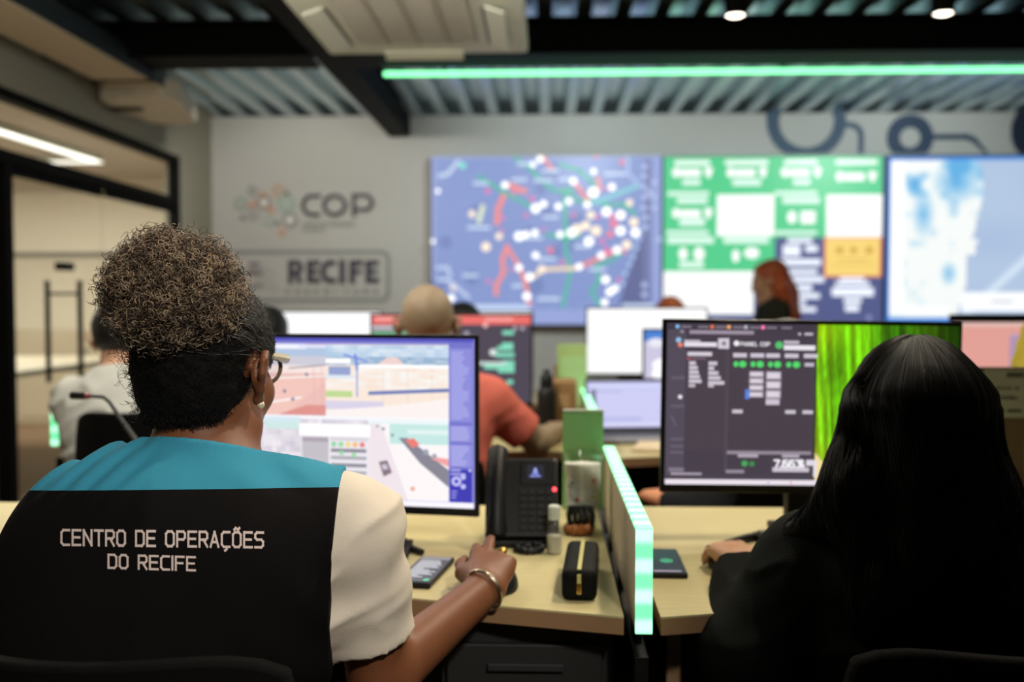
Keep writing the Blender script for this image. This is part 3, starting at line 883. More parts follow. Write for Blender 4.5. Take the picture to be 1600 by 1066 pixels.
for pl in [[(330, 165), (480, 260), (620, 335)], [(540, 60), (620, 120), (700, 200), (760, 250), (860, 240)], [(800, 100), (900, 130), (980, 200), (1000, 260)], [(840, 250), (900, 310), (960, 300), (1060, 330), (1160, 330), (1220, 380)],
           [(820, 250), (830, 600), (855, 700), (815, 910)], [(1160, 600), (1080, 650), (1000, 680), (1020, 760), (975, 830), (1020, 900)], [(720, 500), (820, 520), (900, 510)]]:
    cv.line([mz(*q) for q in pl], 5.0, gr_)
cv.line([mz(990, 320), mz(1230, 225)], 7, (118, 200, 214)); cv.line([mz(105, 160), mz(150, 150), mz(210, 80)], 6, (196, 214, 240)); cv.line([mz(1180, 60), mz(1180, 150), mz(1240, 210)], 6, (160, 180, 230))
for pl, w in [([(470, 280), (440, 350), (432, 430)], 8), ([(510, 220), (590, 250)], 8), ([(490, 570), (465, 640), (470, 720), (430, 790), (428, 840)], 7), ([(490, 570), (560, 680), (600, 790), (620, 900)], 6), ([(920, 680), (1010, 640), (1100, 600)], 6), ([(870, 190), (920, 260), (950, 300)], 6), ([(1010, 180), (1020, 240)], 6), ([(700, 60), (745, 120)], 6)]:
    cv.line([mz(*q) for q in pl], w, (246, 132, 122))
cv.line([mz(650, 740), mz(690, 700), mz(880, 695)], 6, (250, 220, 180)); cv.line([mz(330, 420), mz(350, 340)], 7, (226, 238, 200))
wh = (255, 255, 252, 1.5)
for x, y, w in [(330, 460, 130), (560, 185, 90), (740, 135, 100), (700, 190, 110), (1110, 155, 130), (740, 400, 90), (720, 640, 110), (920, 570, 90), (1010, 700, 100), (730, 870, 130), (550, 795, 60), (280, 735, 90), (600, 95, 110), (820, 185, 80), (340, 205, 90), (620, 520, 150)]:
    a = mz(x, y); cv.rect(a[0] - w / 7.4, a[1] - 2.6, a[0] + w / 7.4, a[1] + 2.6, (196, 216, 246))
for x, y, r in [(290, 380, 6), (480, 215, 6), (655, 350, 8), (700, 325, 6), (785, 340, 6), (845, 310, 6), (870, 195, 6), (985, 140, 5), (985, 260, 9), (950, 330, 6), (1060, 370, 8), (1090, 230, 6), (1190, 320, 6), (1140, 390, 8), (970, 390, 7), (890, 470, 9), (940, 450, 8), (860, 490, 8), (1000, 480, 9), (960, 540, 8), (1140, 480, 8), (1215, 430, 8), (1225, 490, 8), (1175, 560, 8), (1120, 590, 7), (1030, 620, 6), (560, 510, 8), (600, 500, 6), (650, 490, 6), (795, 500, 6), (445, 510, 6), (370, 570, 8), (655, 620, 6), (560, 690, 6), (690, 700, 7), (620, 745, 7), (905, 685, 6), (605, 855, 7), (185, 800, 6), (170, 865, 6), (1055, 760, 7), (1080, 830, 7), (1110, 810, 6), (95, 250, 4), (65, 538, 4), (1050, 890, 6), (640, 100, 5), (680, 70, 6)]:
    a = mz(x, y); c = (255, 232, 200, 1.2) if (x * 7 + y) % 3 == 1 else wh
    cv.disc(a[0], a[1], r * 0.88, c, 12)
for x, y, r in [(635, 295, 6), (600, 390, 5), (465, 405, 5), (460, 480, 4), (385, 770, 5), (700, 470, 4), (740, 590, 7), (810, 660, 5), (870, 390, 5), (1060, 240, 4), (1035, 540, 6), (1060, 590, 7), (1100, 440, 9), (1080, 500, 8), (1160, 600, 5), (1145, 90, 6), (530, 260, 5), (1010, 400, 5), (380, 250, 6), (1130, 760, 5), (520, 700, 4), (1090, 400, 6), (1000, 60, 4)]:
    a = mz(x, y); cv.disc(a[0], a[1], r * 0.7, (250, 112, 138) if (x + y) % 3 else (240, 104, 170), 10)
cv.disc(*mz(238, 105), 5.5, (120, 232, 214), 12)
for x, y in [(1275, 115), (1272, 170), (1270, 230), (1327, 205), (1275, 290), (1325, 290), (1270, 350), (1327, 350), (1300, 262), (1280, 405), (1280, 460), (1360, 530), (1275, 790), (1275, 845)]:
    a = mz(x, y); cv.disc(a[0], a[1], 4.6, (176, 192, 236), 12)
for x, y in [(1240, 530), (1230, 580), (1210, 630), (1190, 675), (1165, 725), (1150, 785)]: a = mz(x, y); cv.disc(a[0], a[1], 3.4, (176, 204, 238), 10)
for pl in [[(95, 690), (150, 690), (165, 735)], [(95, 760), (150, 760), (270, 860)]]: cv.line([mz(*q) for q in pl], 5, (190, 208, 240))
a = mz(270, 918); c = mz(620, 918); cv.rect(a[0], a[1] - 4, c[0], c[1] + 4, (196, 216, 250)); a = mz(1150, 912); cv.rect(a[0], a[1] - 4, a[0] + 48, a[1] + 4, (196, 216, 244))
s1 = cv.build('screen', t, p - t.location); s1['label'] = 'panel with a blue street map and coloured dots'

cv, p = vw_canvas(1035, 1382)
GR = (84, 208, 142)
cv.rect(1035, 243, 1382, 507, (84, 92, 140))
def dz(zx, zy): return (1020 + zx / 3.676, 230 + zy / 3.676)
def drect(a, b_, c, d, col): p0 = dz(a, b_); p1 = dz(c, d); cv.rect(p0[0], p0[1], p1[0], p1[1], col)
drect(60, 50, 1322, 515, GR); drect(60, 500, 705, 710, GR)
drect(705, 60, 712, 515, (90, 212, 148))
W = (252, 254, 252, 1.1)
drect(368, 268, 700, 508, W); drect(1000, 270, 1322, 516, W); drect(60, 710, 585, 960, W)
drect(990, 515, 1322, 745, (246, 130, 96)); drect(1000, 522, 1312, 736, (250, 216, 120))
for x, y, r in [(1080, 590, 24), (1160, 590, 22), (1250, 590, 24)]: a = dz(x, y); cv.disc(a[0], a[1], r / 3.7, (216, 172, 78), 10)
drect(1070, 640, 1250, 648, (224, 186, 96)); drect(1040, 668, 1280, 674, (224, 186, 96))
for x0, w in [(120, 205), (412, 250), (755, 190), (1050, 238)]: drect(x0, 70, x0 + w, 100, (235, 255, 244, 1.05))
for x0, y0 in [(100, 140), (415, 142), (728, 142), (1045, 168), (100, 375)]:
    a = dz(x0 + 30, y0); cv.disc(a[0], a[1], 6.5, W, 14, ry=8); drect(x0 + 55, y0 - 20, x0 + 172, y0 + 24, W); a = dz(x0 + 217, y0); cv.poly([(a[0] - 7, a[1] - 6), (a[0] - 3, a[1] + 8), (a[0] + 3, a[1] + 8), (a[0] + 7, a[1] - 6), (a[0] + 3, a[1] - 8), (a[0] - 3, a[1] - 8)][::-1], W)
for a_, b_, c, d in [(165, 180, 270, 215), (455, 180, 620, 218), (805, 180, 905, 216), (150, 405, 298, 448), (80, 250, 320, 275), (135, 285, 312, 320), (700, 250, 945, 275), (745, 285, 960, 322), (75, 475, 320, 500), (80, 512, 350, 550), (705, 478, 945, 500), (405, 515, 668, 550), (150, 655, 292, 690)]:
    drect(a_, b_, c, d, (222, 250, 236, 1.05))
for x, y, rx, ry in [(800, 400, 7.5, 10), (172, 610, 7, 10), (265, 610, 8.5, 11), (478, 622, 6, 10), (570, 605, 12, 9)]: a = dz(x, y); cv.disc(a[0], a[1], rx, W, 16, ry=ry)
drect(850, 365, 935, 438, W)
BW = (236, 242, 255, 1.1)
for a_, b_, c, d in [(775, 520, 920, 548), (750, 560, 850, 625), (880, 562, 950, 600), (720, 640, 970, 678), (760, 700, 950, 728), (780, 742, 990, 775), (810, 790, 920, 825), (820, 838, 965, 868), (840, 880, 885, 905), (850, 918, 945, 945), (1080, 745, 1220, 765), (1055, 770, 1250, 795), (1035, 805, 1275, 855), (1105, 866, 1205, 896), (1112, 906, 1192, 942)]:
    drect(a_, b_, c, d, BW)
a = dz(1250, 978); cv.disc(a[0], a[1], 4, (150, 156, 200), 12)
s2 = cv.build('screen', t, p - t.location); s2['label'] = 'panel with green, white and yellow dashboard tiles'

cv, p = vw_canvas(1384, 1740)
cv.rect(1384, 243, 1740, 507, (72, 138, 222))
def satc(u, v):
    coast = 0.40 + 0.02 * math.sin(v * 9) - 0.20 * max(0, v - 0.45) + (0.03 if 0.5 < v < 0.6 else 0)
    n = n2(u * 1.4, v, 7, 3) * 0.6 + n2(u * 1.4, v, 16, 5) * 0.4
    if u > coast:
        k = n2(u, v, 5, 8); k2 = max(0, 1 - abs((v - 0.72) - (0.55 - u) * 1.3) * 18)
        return (168 + 14 * k + 40 * k2, 190 + 12 * k + 36 * k2, 222 + 6 * k + 24 * k2)
    d1 = math.hypot((u - 0.30) * 1.2, v - 0.14); d2 = math.hypot((u - 0.15) * 2.4, (v - 0.34) * 0.8); d3 = math.hypot((u - 0.27) * 2, v - 0.72)
    blue = max(0, 0.15 - d1) * 7 + max(0, 0.14 - d2) * 6 + max(0, 0.09 - d3) * 9 + max(0, n - 0.50) * 3.6 * (1 - 0.75 * v)
    blue = min(1, blue)
    return (246 - 146 * blue, 250 - 74 * blue, 248 - 20 * blue, 1.02)
cv.raster(1389, 249, 1738, 496, 100, 70, satc)
cv.rect(1389, 249, 1411, 490, (255, 255, 255, 1.05)); cv.rect(1389, 478, 1482, 491, (250, 253, 255, 1.05))
cv.rect(1504, 456, 1738, 486, (250, 252, 255, 1.05)); cv.line([(1552, 471), (1586, 471)], 1.6, (60, 80, 110))
s3 = cv.build('screen', t, p - t.location); s3['label'] = 'panel with a pale satellite coast view'
a = at(673, 509, YV + 0.02); c = at(1742, 241, YV + 0.02)
b = BM(); box(b, a.x, YV + 0.012, a.z, c.x, YB - 0.02, c.z, 0.004); obj('cabinet', b, M_black, t, world=True)
for k in range(4):
    xx = a.x + (c.x - a.x) * (0.1 + 0.265 * k)
    b = BM(); box(b, xx - 0.05, YB - 0.03, a.z + 0.2, xx + 0.05, YB - 0.004, c.z - 0.2); obj('wall_bracket', b, M_steel, t, world=True)

# ------------------------------------------------------------------ furniture
def led_strip_mat():
    if 'strip' in MATS: return MATS['strip']
    m = bpy.data.materials.new('green_led_strip'); m.use_nodes = True
    nt = m.node_tree; b_ = nt.nodes['Principled BSDF']; L = nt.links
    b_.inputs['Base Color'].default_value = S(150, 220, 180)
    tc = nt.nodes.new('ShaderNodeTexCoord'); sx = nt.nodes.new('ShaderNodeSeparateXYZ'); L.new(tc.outputs['Object'], sx.inputs[0])
    ad = nt.nodes.new('ShaderNodeMath'); ad.operation = 'ADD'; L.new(sx.outputs['Y'], ad.inputs[0]); L.new(sx.outputs['Z'], ad.inputs[1])
    mu = nt.nodes.new('ShaderNodeMath'); mu.operation = 'MULTIPLY'; mu.inputs[1].default_value = 2 * math.pi / 0.045; L.new(ad.outputs[0], mu.inputs[0])
    si = nt.nodes.new('ShaderNodeMath'); si.operation = 'SINE'; L.new(mu.outputs[0], si.inputs[0])
    mr = nt.nodes.new('ShaderNodeMapRange'); mr.interpolation_type = 'SMOOTHSTEP'; mr.inputs['From Min'].default_value = -0.7; mr.inputs['From Max'].default_value = 1.0; L.new(si.outputs[0], mr.inputs['Value'])
    mx = nt.nodes.new('ShaderNodeMix'); mx.data_type = 'RGBA'; L.new(mr.outputs['Result'], mx.inputs[0])
    mx.inputs[6].default_value = (0.16, 1.02, 0.44, 1); mx.inputs[7].default_value = (0.68, 1.6, 0.98, 1)
    L.new(mx.outputs[2], b_.inputs['Emission Color']); b_.inputs['Emission Strength'].default_value = 1.0
    MATS['strip'] = m
    return m

def divider(label, x, y0, y1, z0=0.722, z1=0.880, mirror=False):
    t = thing('desk_divider', label, 'desk divider', (x, y0, z0), 0, 'cream desk dividers edged with green light strips')
    b = BM(); box(b, -0.0115, 0.006, 0, 0.0115, y1 - y0, z1 - z0 - 0.006, 0.001); obj('panel', b, M_panel, t)
    b = BM(); box(b, -0.0125, 0.0, z1 - z0 - 0.006, 0.0125, y1 - y0, z1 - z0, 0.001); box(b, -0.0125, 0.0, 0.0, 0.0125, 0.0065, z1 - z0 - 0.003, 0.001); obj('light_strip', b, led_strip_mat(), t)
    for yy in (0.12, (y1 - y0) * 0.5, y1 - y0 - 0.12):
        b = BM(); box(b, -0.006, yy - 0.03, -z0 * 0 - 0.06, 0.006, yy + 0.03, 0.0, 0.001); obj('bracket', b, M_steel, t)
    b = BM(); box(b, -0.0105, 0.03, -0.70, 0.0105, y1 - y0, -0.045, 0.001); obj('lower_panel', b, M_black, t)
    return t
divider('cream divider with glowing green edge between the two front desks', 0.1455, 1.45, 2.28)
divider('green-edged divider behind the glow-tinted card, in the second desk row', 0.1475, 2.97, 3.95)
divider('green-edged divider beside the man in the white shirt at the left', -1.665, 3.31, 4.1, 0.722, 0.893)

M_edge = mat('shaded_wood_edge', (150, 116, 82), 0.6)  # desk edge, with the shade on it put into the brown
def desk(label, poly, legs, front_y, back_x, z=0.74, th=0.028, group=None):
    cx = sum(p[0] for p in poly) / len(poly); cy = sum(p[1] for p in poly) / len(poly)
    t = thing('desk', label, 'desk', (cx, cy, 0), 0, group)
    b = BM(); prism(b, poly, z - 0.003, z); tp = obj('top', b, M_wood, t, world=True)
    b = BM(); prism(b, poly, z - th, z - 0.0032); obj('edge_band', b, M_edge, tp, world=True)
    for (x, y) in legs:
        b = BM(); box(b, x - 0.03, y - 0.02, 0, x + 0.03, y + 0.02, z - th, 0.003); obj('leg', b, M_steel, t, world=True)
    b = BM(); box(b, back_x[0], front_y, 0.22, back_x[1], front_y + 0.018, z - th - 0.01, 0.002); obj('modesty_panel', b, M_black, t, world=True)
    return t
desk('front left maple desk in front of the curly-haired woman', [(-2.3, 2.05), (-1.05, 1.70), (-0.55, 1.615), (-0.22, 1.56), (0.118, 1.475), (0.118, 2.28), (-2.3, 2.28)],
     [(-2.2, 2.2), (0.07, 2.2), (-2.2, 2.08)], 2.18, (-2.15, 0.0))
desk('front right maple desk in front of the woman with long black hair', [(0.173, 1.475), (0.46, 1.545), (0.8, 1.62), (1.9, 1.85), (1.9, 2.28), (0.173, 2.28)],
     [(0.24, 2.2), (1.82, 2.2), (1.82, 1.92)], 2.18, (0.3, 1.75))
desk('second-row maple desk of the man in the coral shirt', [(-1.64, 3.50), (-0.95, 3.45), (-0.75, 3.12), (0.12, 3.12), (0.12, 3.93), (-1.64, 3.93)], [(-1.57, 3.6), (0.05, 3.2), (-1.57, 3.85), (0.05, 3.85)], 3.80, (-1.5, 0.0))
desk('second-row maple desk carrying the laptop', [(0.175, 2.98), (0.42, 3.05), (2.2, 3.05), (2.2, 3.93), (0.175, 3.93)], [(0.26, 3.1), (2.1, 3.1), (0.26, 3.85), (2.1, 3.85)], 3.80, (0.35, 2.0))
desk('third-row maple desk below the far white monitors', [(-2.0, 4.62), (2.6, 4.62), (2.6, 5.32), (-2.0, 5.32)], [(-1.9, 4.7), (2.5, 4.7), (-1.9, 5.25), (2.5, 5.25), (0.0, 5.25)], 5.2, (-1.8, 2.4))

t = thing('drawer_pedestal', 'black drawer pedestal under the front left desk beside the divider', 'drawer unit', (-0.03, 1.75, 0))
b = BM(); box(b, -0.165, 1.565, 0.05, 0.10, 2.05, 0.700, 0.004); obj('body', b, mat('black_laminate', (30, 29, 28), 0.6), t, world=True)
for z0, z1 in ((0.09, 0.36), (0.375, 0.52), (0.535, 0.67)):
    b = BM(); box(b, -0.155, 1.55, z0, 0.09, 1.566, z1, 0.003); dr = obj('drawer', b, mat('black_laminate', (30, 29, 28), 0.6), t, world=True)
    b = BM(); box(b, -0.09, 1.540, z1 - 0.04, 0.03, 1.551, z1 - 0.028, 0.002); obj('handle', b, M_dark, dr, world=True)
for xx, yy in ((-0.14, 1.6), (0.08, 1.6), (-0.14, 2.0), (0.08, 2.0)):
    b = BM(); lathe(b, [(0.022, 0.0), (0.024, 0.025), (0.012, 0.052)], (xx, yy, 0), 12); obj('caster', b, M_black, t, world=True, smooth=True)

# ------------------------------------------------------------------ monitors
def monitor(label, loc, yaw, draw, dom, w=0.612, h=0.352, zb=0.05, roll=0.0, bz=(0.008, 0.008, 0.008, 0.018), group=None, foot=True, name='monitor'):
    t = thing(name, label, 'monitor', loc, yaw, group)
    rt = (0, roll, 0)
    def rotbm(bb): bmesh.ops.transform(bb, matrix=Matrix.Rotation(roll, 4, 'Y'), verts=bb.verts[:]); return bb
    b = BM(); box(b, -w / 2, 0, zb, w / 2, 0.012, zb + h, 0.003); box(b, -w / 2 + 0.03, 0.012, zb + 0.03, w / 2 - 0.03, 0.035, zb + h - 0.03, 0.01); obj('housing', rotbm(b), M_black_s, t)
    cv = Canvas(w - bz[0] - bz[1], h - bz[2] - bz[3], dom, 0.00008)
    draw(cv)
    cv.build('screen', t, Matrix.Rotation(roll, 3, 'Y') @ Vector(((bz[0] - bz[1]) / 2, -0.0006, zb + bz[3])), tilt=rt)
    if foot:
        b = BM(); box(b, -0.03, 0.04, 0.012, 0.03, 0.075, zb + h * 0.55, 0.006); box(b, -0.045, 0.03, zb + h * 0.4, 0.045, 0.05, zb + h * 0.65, 0.006); obj('stand_neck', b, M_black, t)
        b = BM()
        for q in (-1, 1):
            tube(b, [(0, 0.06, 0.009), (q * 0.13, -0.02, 0.009), (q * 0.22, -0.095, 0.007)], [0.0085, 0.008, 0.006], 8)
        box(b, -0.05, 0.03, 0.0, 0.05, 0.12, 0.014, 0.004)
        obj('stand_foot', b, M_black, t, smooth=True)
    return t

def cctv(cv):
    cv.wash = 0.28
    # layout: 262..748 x 530..800
    r_ = cv.rect; WH = (252, 250, 250, 1.05)
    r_(262, 530, 748, 800, (92, 92, 196)); 
    r_(262, 540, 503, 657, (232, 170, 160)); r_(262, 541, 503, 560, (150, 176, 214)); r_(330, 540, 470, 548, (238, 240, 255)); r_(400, 560, 503, 575, (190, 186, 206)); r_(262, 575, 503, 588, (246, 220, 214))
    cv.line([(440, 580), (503, 574)], 2, (90, 90, 110)); cv.line([(262, 606), (503, 592)], 3, (250, 236, 228)); cv.poly([(262, 657), (430, 657), (503, 600), (503, 595), (262, 612)][::-1], (240, 178, 164)); cv.line([(300, 655), (460, 628)], 3, (252, 246, 244)); cv.poly([(420, 657), (503, 657), (503, 640), (470, 640)][::-1], (214, 108, 100))
    for x, y in [(432, 618), (446, 631), (404, 640), (470, 590)]: cv.disc(x, y, 3, (80, 76, 110), 10)
    for x in (483, 496): cv.line([(x, 575), (x, 657)], 0.8, (216, 140, 132))
    r_(503, 540, 707, 663, (250, 226, 206)); cv.raster(503, 541, 707, 571, 34, 5, lambda u, v: (lambda q: (130 + 90 * q, 172 + 60 * q, 216 + 28 * q))(n2(u, v * .3, 18, 2)))
    cv.raster(503, 560, 707, 574, 30, 3, lambda u, v: (lambda q: (80 + 100 * q, 132 + 66 * q, 180 + 40 * q))(n2(u, v, 22, 9)))
    cv.poly([(590, 572), (606, 561), (622, 560), (635, 572)][::-1], (236, 196, 190)); r_(560, 572, 707, 578, WH); r_(503, 563, 545, 571, WH)
    cv.raster(503, 578, 707, 612, 34, 6, lambda u, v: (lambda q: (248, 214 + 34 * q, 190 + 54 * q))(n2(u, v, 14, 3)))
    r_(508, 576, 545, 592, (110, 130, 190)); r_(503, 590, 550, 596, (214, 226, 240)); cv.line([(556, 560), (556, 624)], 3, (120, 140, 214)); cv.line([(535, 557), (572, 567)], 3, (70, 100, 220)); cv.line([(553, 557), (556, 580)], 4, (70, 96, 214))
    for x in (600, 640, 680): cv.line([(x, 578), (x, 640)], 0.7, (206, 170, 160))
    r_(503, 616, 548, 626, (168, 206, 110)); cv.poly([(575, 622), (707, 615), (707, 609), (575, 616)], (64, 84, 160)); r_(503, 632, 600, 646, (206, 196, 226)); cv.poly([(503, 663), (707, 663), (707, 626), (600, 640), (503, 648)][::-1], (252, 240, 236))
    cv.rect(262, 657, 707, 663, (246, 246, 252)); r_(508, 664, 572, 669, (96, 104, 90)); r_(570, 663, 707, 669, (226, 244, 246))
    # lower right: road with cars
    r_(575, 668, 707, 791, (252, 244, 246)); r_(610, 668, 707, 700, (176, 226, 220)); r_(640, 676, 707, 684, (214, 240, 236))
    cv.poly([(575, 791), (640, 791), (596, 668), (575, 668)], (236, 220, 228)); cv.poly([(625, 690), (640, 690), (707, 740), (707, 768), (660, 730)][::-1], (92, 88, 108)); cv.poly([(690, 720), (707, 722), (707, 735), (678, 722)][::-1], (240, 130, 130))
    cv.poly([(636, 693), (650, 690), (660, 700), (648, 706)][::-1], (236, 78, 66)); cv.poly([(592, 730), (606, 727), (614, 747), (600, 754)][::-1], (92, 62, 84)); cv.poly([(596, 735), (604, 733), (608, 741), (600, 743)][::-1], (190, 180, 200)); cv.disc(648, 772, 4, (232, 150, 110), 10)
    for x, y, s in [(600, 676, 3), (615, 686, 3), (590, 672, 2.4), (670, 712, 5), (684, 718, 4)]: cv.disc(x, y, s, (120, 130, 150), 10)
    # lower left: aerial and a floating status window
    cv.raster(262, 663, 575, 791, 40, 14, lambda u, v: (lambda q: (244 - 60 * q, 236 - 62 * q, 242 - 46 * q))(n2(u * 3, v, 12, 21)))
    r_(262, 660, 460, 670, (200, 226, 240)); r_(400, 668, 460, 680, (190, 226, 222)); r_(458, 670, 578, 690, WH); r_(462, 690, 576, 770, (232, 226, 236)); r_(463, 692, 508, 712, (146, 132, 150)); r_(511, 692, 575, 697, (200, 196, 206)); r_(463, 700, 508, 740, (176, 168, 180))
    for k, c in enumerate([(110, 200, 130), (120, 206, 140), (240, 206, 90), (246, 170, 80), (232, 86, 84)]): cv.disc(517 + 12 * k, 703, 4.6, c, 12)
    for k in range(5): r_(512, 710 + 12 * k, 572, 716 + 12 * k, (104, 98, 116) if k % 2 == 0 else (150, 146, 160))
    cv.disc(530, 717, 4, (110, 206, 130), 12); cv.disc(551, 720, 4, (110, 206, 130), 12)
    cv.wash = 0.0
    # right tool column and taskbar
    r_(708, 535, 746, 791, (118, 118, 206)); r_(709, 545, 745, 662, (142, 142, 220)); r_(709, 668, 745, 694, (146, 146, 222)); r_(709, 698, 745, 734, (146, 146, 222)); r_(709, 738, 745, 791, (60, 58, 180))
    cv.bars(712, 550, 30, 2.6, 26, 4.2, (170, 170, 234), 4); cv.bars(712, 670, 30, 2.4, 5, 4.6, (180, 180, 238), 5); cv.bars(712, 701, 30, 2.4, 7, 4.6, (180, 180, 238), 6); cv.bars(711, 738, 24, 3, 2, 6, (176, 176, 240), 8)
    cv.disc(720, 757, 8, (196, 196, 250), 16); cv.disc(720, 757, 3.5, (70, 66, 190), 12); cv.disc(731, 750, 4.2, (196, 196, 250), 12); cv.disc(731, 765, 4.2, (196, 196, 250), 12); cv.disc(742, 739, 2, (230, 230, 255), 10)
    cv.bars(712, 772, 12, 2.4, 3, 5, (150, 150, 232), 9)
    r_(262, 791, 748, 800, (246, 242, 252, 1.05)); r_(262, 530, 748, 535, (84, 84, 190)); r_(459, 541, 505, 546, (226, 230, 252))

def dash(cv):
    D = (70, 62, 74); Lg = (196, 186, 200); WH = (244, 238, 246)
    def z(x, y): return (1030 + x / 3.7385, 495 + y / 3.7385)
    def r_(a, b_, c, d, col): p = z(a, b_); q = z(c, d); cv.rect(p[0], p[1], q[0], q[1], col)
    cv.rect(1034, 503, 1274, 768, D)
    r_(20, 35, 130, 975, (84, 76, 90)); r_(132, 200, 372, 820, (74, 65, 76)); r_(390, 200, 905, 820, (72, 63, 74)); r_(372, 100, 392, 950, (80, 72, 84))
    r_(20, 36, 905, 72, (66, 58, 72))
    for x, c in [(78, (130, 190, 236)), (285, (226, 120, 80)), (385, (240, 170, 110)), (590, (255, 130, 180)), (487, (180, 180, 190))]: a = z(x, 52); cv.disc(a[0], a[1], 3.4, c, 12)
    for x in (100, 200, 305, 410, 510, 610, 700): r_(x, 46, x + 62, 60, (128, 118, 132))
    a = z(105, 82); cv.disc(a[0], a[1], 3, (150, 140, 154), 10); r_(150, 74, 535, 96, (160, 148, 164)); r_(840, 82, 890, 98, Lg); a = z(810, 90); cv.disc(a[0], a[1], 2.4, Lg, 10)
    a = z(85, 135); cv.disc(a[0], a[1], 4.4, (150, 196, 236), 12); a = z(96, 165); cv.disc(a[0], a[1], 4, (240, 130, 110), 12)
    r_(120, 148, 315, 175, (232, 226, 236)); r_(120, 134, 215, 146, (200, 192, 206)); p = z(322, 122); q = z(388, 186); cv.rect(p[0], p[1], q[0], q[1], (214, 206, 218)); r_(345, 142, 368, 166, (130, 120, 136))
    a = z(432, 152); cv.disc(a[0], a[1], 4.6, WH, 14); p = z(458, 166); cv.text(p[0], p[1], 5.6, 'PAINEL COP', WH, 1.25)
    a = z(688, 160); cv.disc(a[0], a[1], 6.2, (90, 196, 110), 16); r_(716, 132, 808, 152, Lg); r_(716, 160, 905, 190, (236, 230, 240))
    r_(140, 208, 286, 232, (214, 206, 218)); r_(136, 242, 160, 256, (170, 90, 100)); r_(165, 242, 250, 254, (120, 100, 112))
    for k, w in enumerate((40, 52, 58, 66, 76)): r_(150, 266 + 28 * k, 150 + w, 288 + 28 * k, (206, 198, 210))
    for k, w in enumerate((52, 34, 60, 74, 96)): r_(266, 266 + 30 * k, 266 + w, 289 + 30 * k, (206, 198, 210))
    r_(150, 406, 188, 426, Lg); r_(266, 406, 300, 426, Lg)
    for x in (412, 516, 610, 722, 836): r_(x, 212, x + 82, 238, (206, 198, 210))
    for x in (430, 532, 636, 746): a = z(x, 280); cv.disc(a[0], a[1], 4, (84, 218, 110), 12, ry=4.8)
    for x in (470, 574, 678, 792): a = z(x, 280); cv.disc(a[0], a[1], 6, (84, 218, 110), 12, ry=5.6)
    r_(842, 268, 898, 290, Lg)
    for k in range(4): r_(512, 324 + 42 * k, 596, 358 + 42 * k, (190, 180, 194)); r_(518, 332 + 42 * k, 586, 350 + 42 * k, (222, 214, 226))
    for k in range(3): r_(612, 324 + 58 * k, 700, 372 + 58 * k, (190, 180, 194)); r_(620, 334 + 58 * k, 690, 364 + 58 * k, (222, 214, 226))
    r_(612, 494, 694, 530, (206, 196, 210)); r_(487, 436, 512, 496, (92, 132, 220))
    for x in (412, 730, 834): r_(x, 562, x + 62, 584, (206, 198, 210))
    a = z(98, 486); cv.disc(a[0], a[1], 3.4, (240, 236, 244), 12)
    r_(385, 818, 890, 838, (150, 140, 154)); r_(450, 838, 572, 858, (176, 166, 180)); r_(716, 838, 820, 858, (176, 166, 180))
    a = z(492, 896); cv.disc(a[0], a[1], 5, (70, 168, 90), 12); a = z(536, 898); cv.disc(a[0], a[1], 4.4, (62, 140, 82), 12)
    p = z(672, 916); cv.text(p[0], p[1], 11, '7.663', (250, 246, 252, 1.1), 1.5); a = z(836, 880); cv.disc(a[0], a[1], 3.4, WH, 12); cv.disc(a[0], a[1] + 8, 5, WH, 12); r_(862, 870, 905, 906, (226, 220, 230)); r_(660, 918, 880, 946, (206, 198, 210))
    r_(380, 936, 490, 956, (150, 140, 156)); r_(36, 925, 128, 950, (130, 120, 136)); r_(50, 956, 235, 970, (170, 160, 176)); cv.line([z(48, 606), z(72, 660)], 2.5, (104, 96, 110))
    for y in (360, 535, 740, 785, 822): r_(44, y, 122, y + 16, (104, 96, 110))
    # wallpaper of green stalks on the right
    def forest(u, v):
        k = n2(u * 2.6 - v * 0.16, v * 0.10, 22, 31); k2 = n2(u * 3 - v * .3, v * 0.2, 60, 33); g = n2(u, v, 4, 35)
        bright = 1 - 0.75 * max(0, (u - 0.35) / 0.65) ** 0.8
        kk = (0.35 + 0.65 * k) * (0.75 + 0.5 * k2) * bright
        lowy = max(0, v - 0.62) * 1.6 + max(0, 0.16 - u) * 2.0
        return (90 * kk + 130 * g * bright * .6 + 120 * lowy * bright, min(255, 226 * kk + 60 * g * bright + 40 * lowy), 26 * kk + 20 * lowy, 1.0)
    cv.raster(1274, 503, 1504, 768, 96, 60, forest)
    cv.poly([(1274, 715), (1274, 768), (1300, 768), (1290, 735)], (244, 220, 160)); r_(905, 870, 925, 975, (232, 226, 232))
    cv.rect(1034, 761.5, 1504, 770, (236, 226, 236)); cv.disc(1200, 766, 1.8, (140, 170, 230), 8); cv.disc(1236, 766, 1.8, (236, 130, 140), 8)

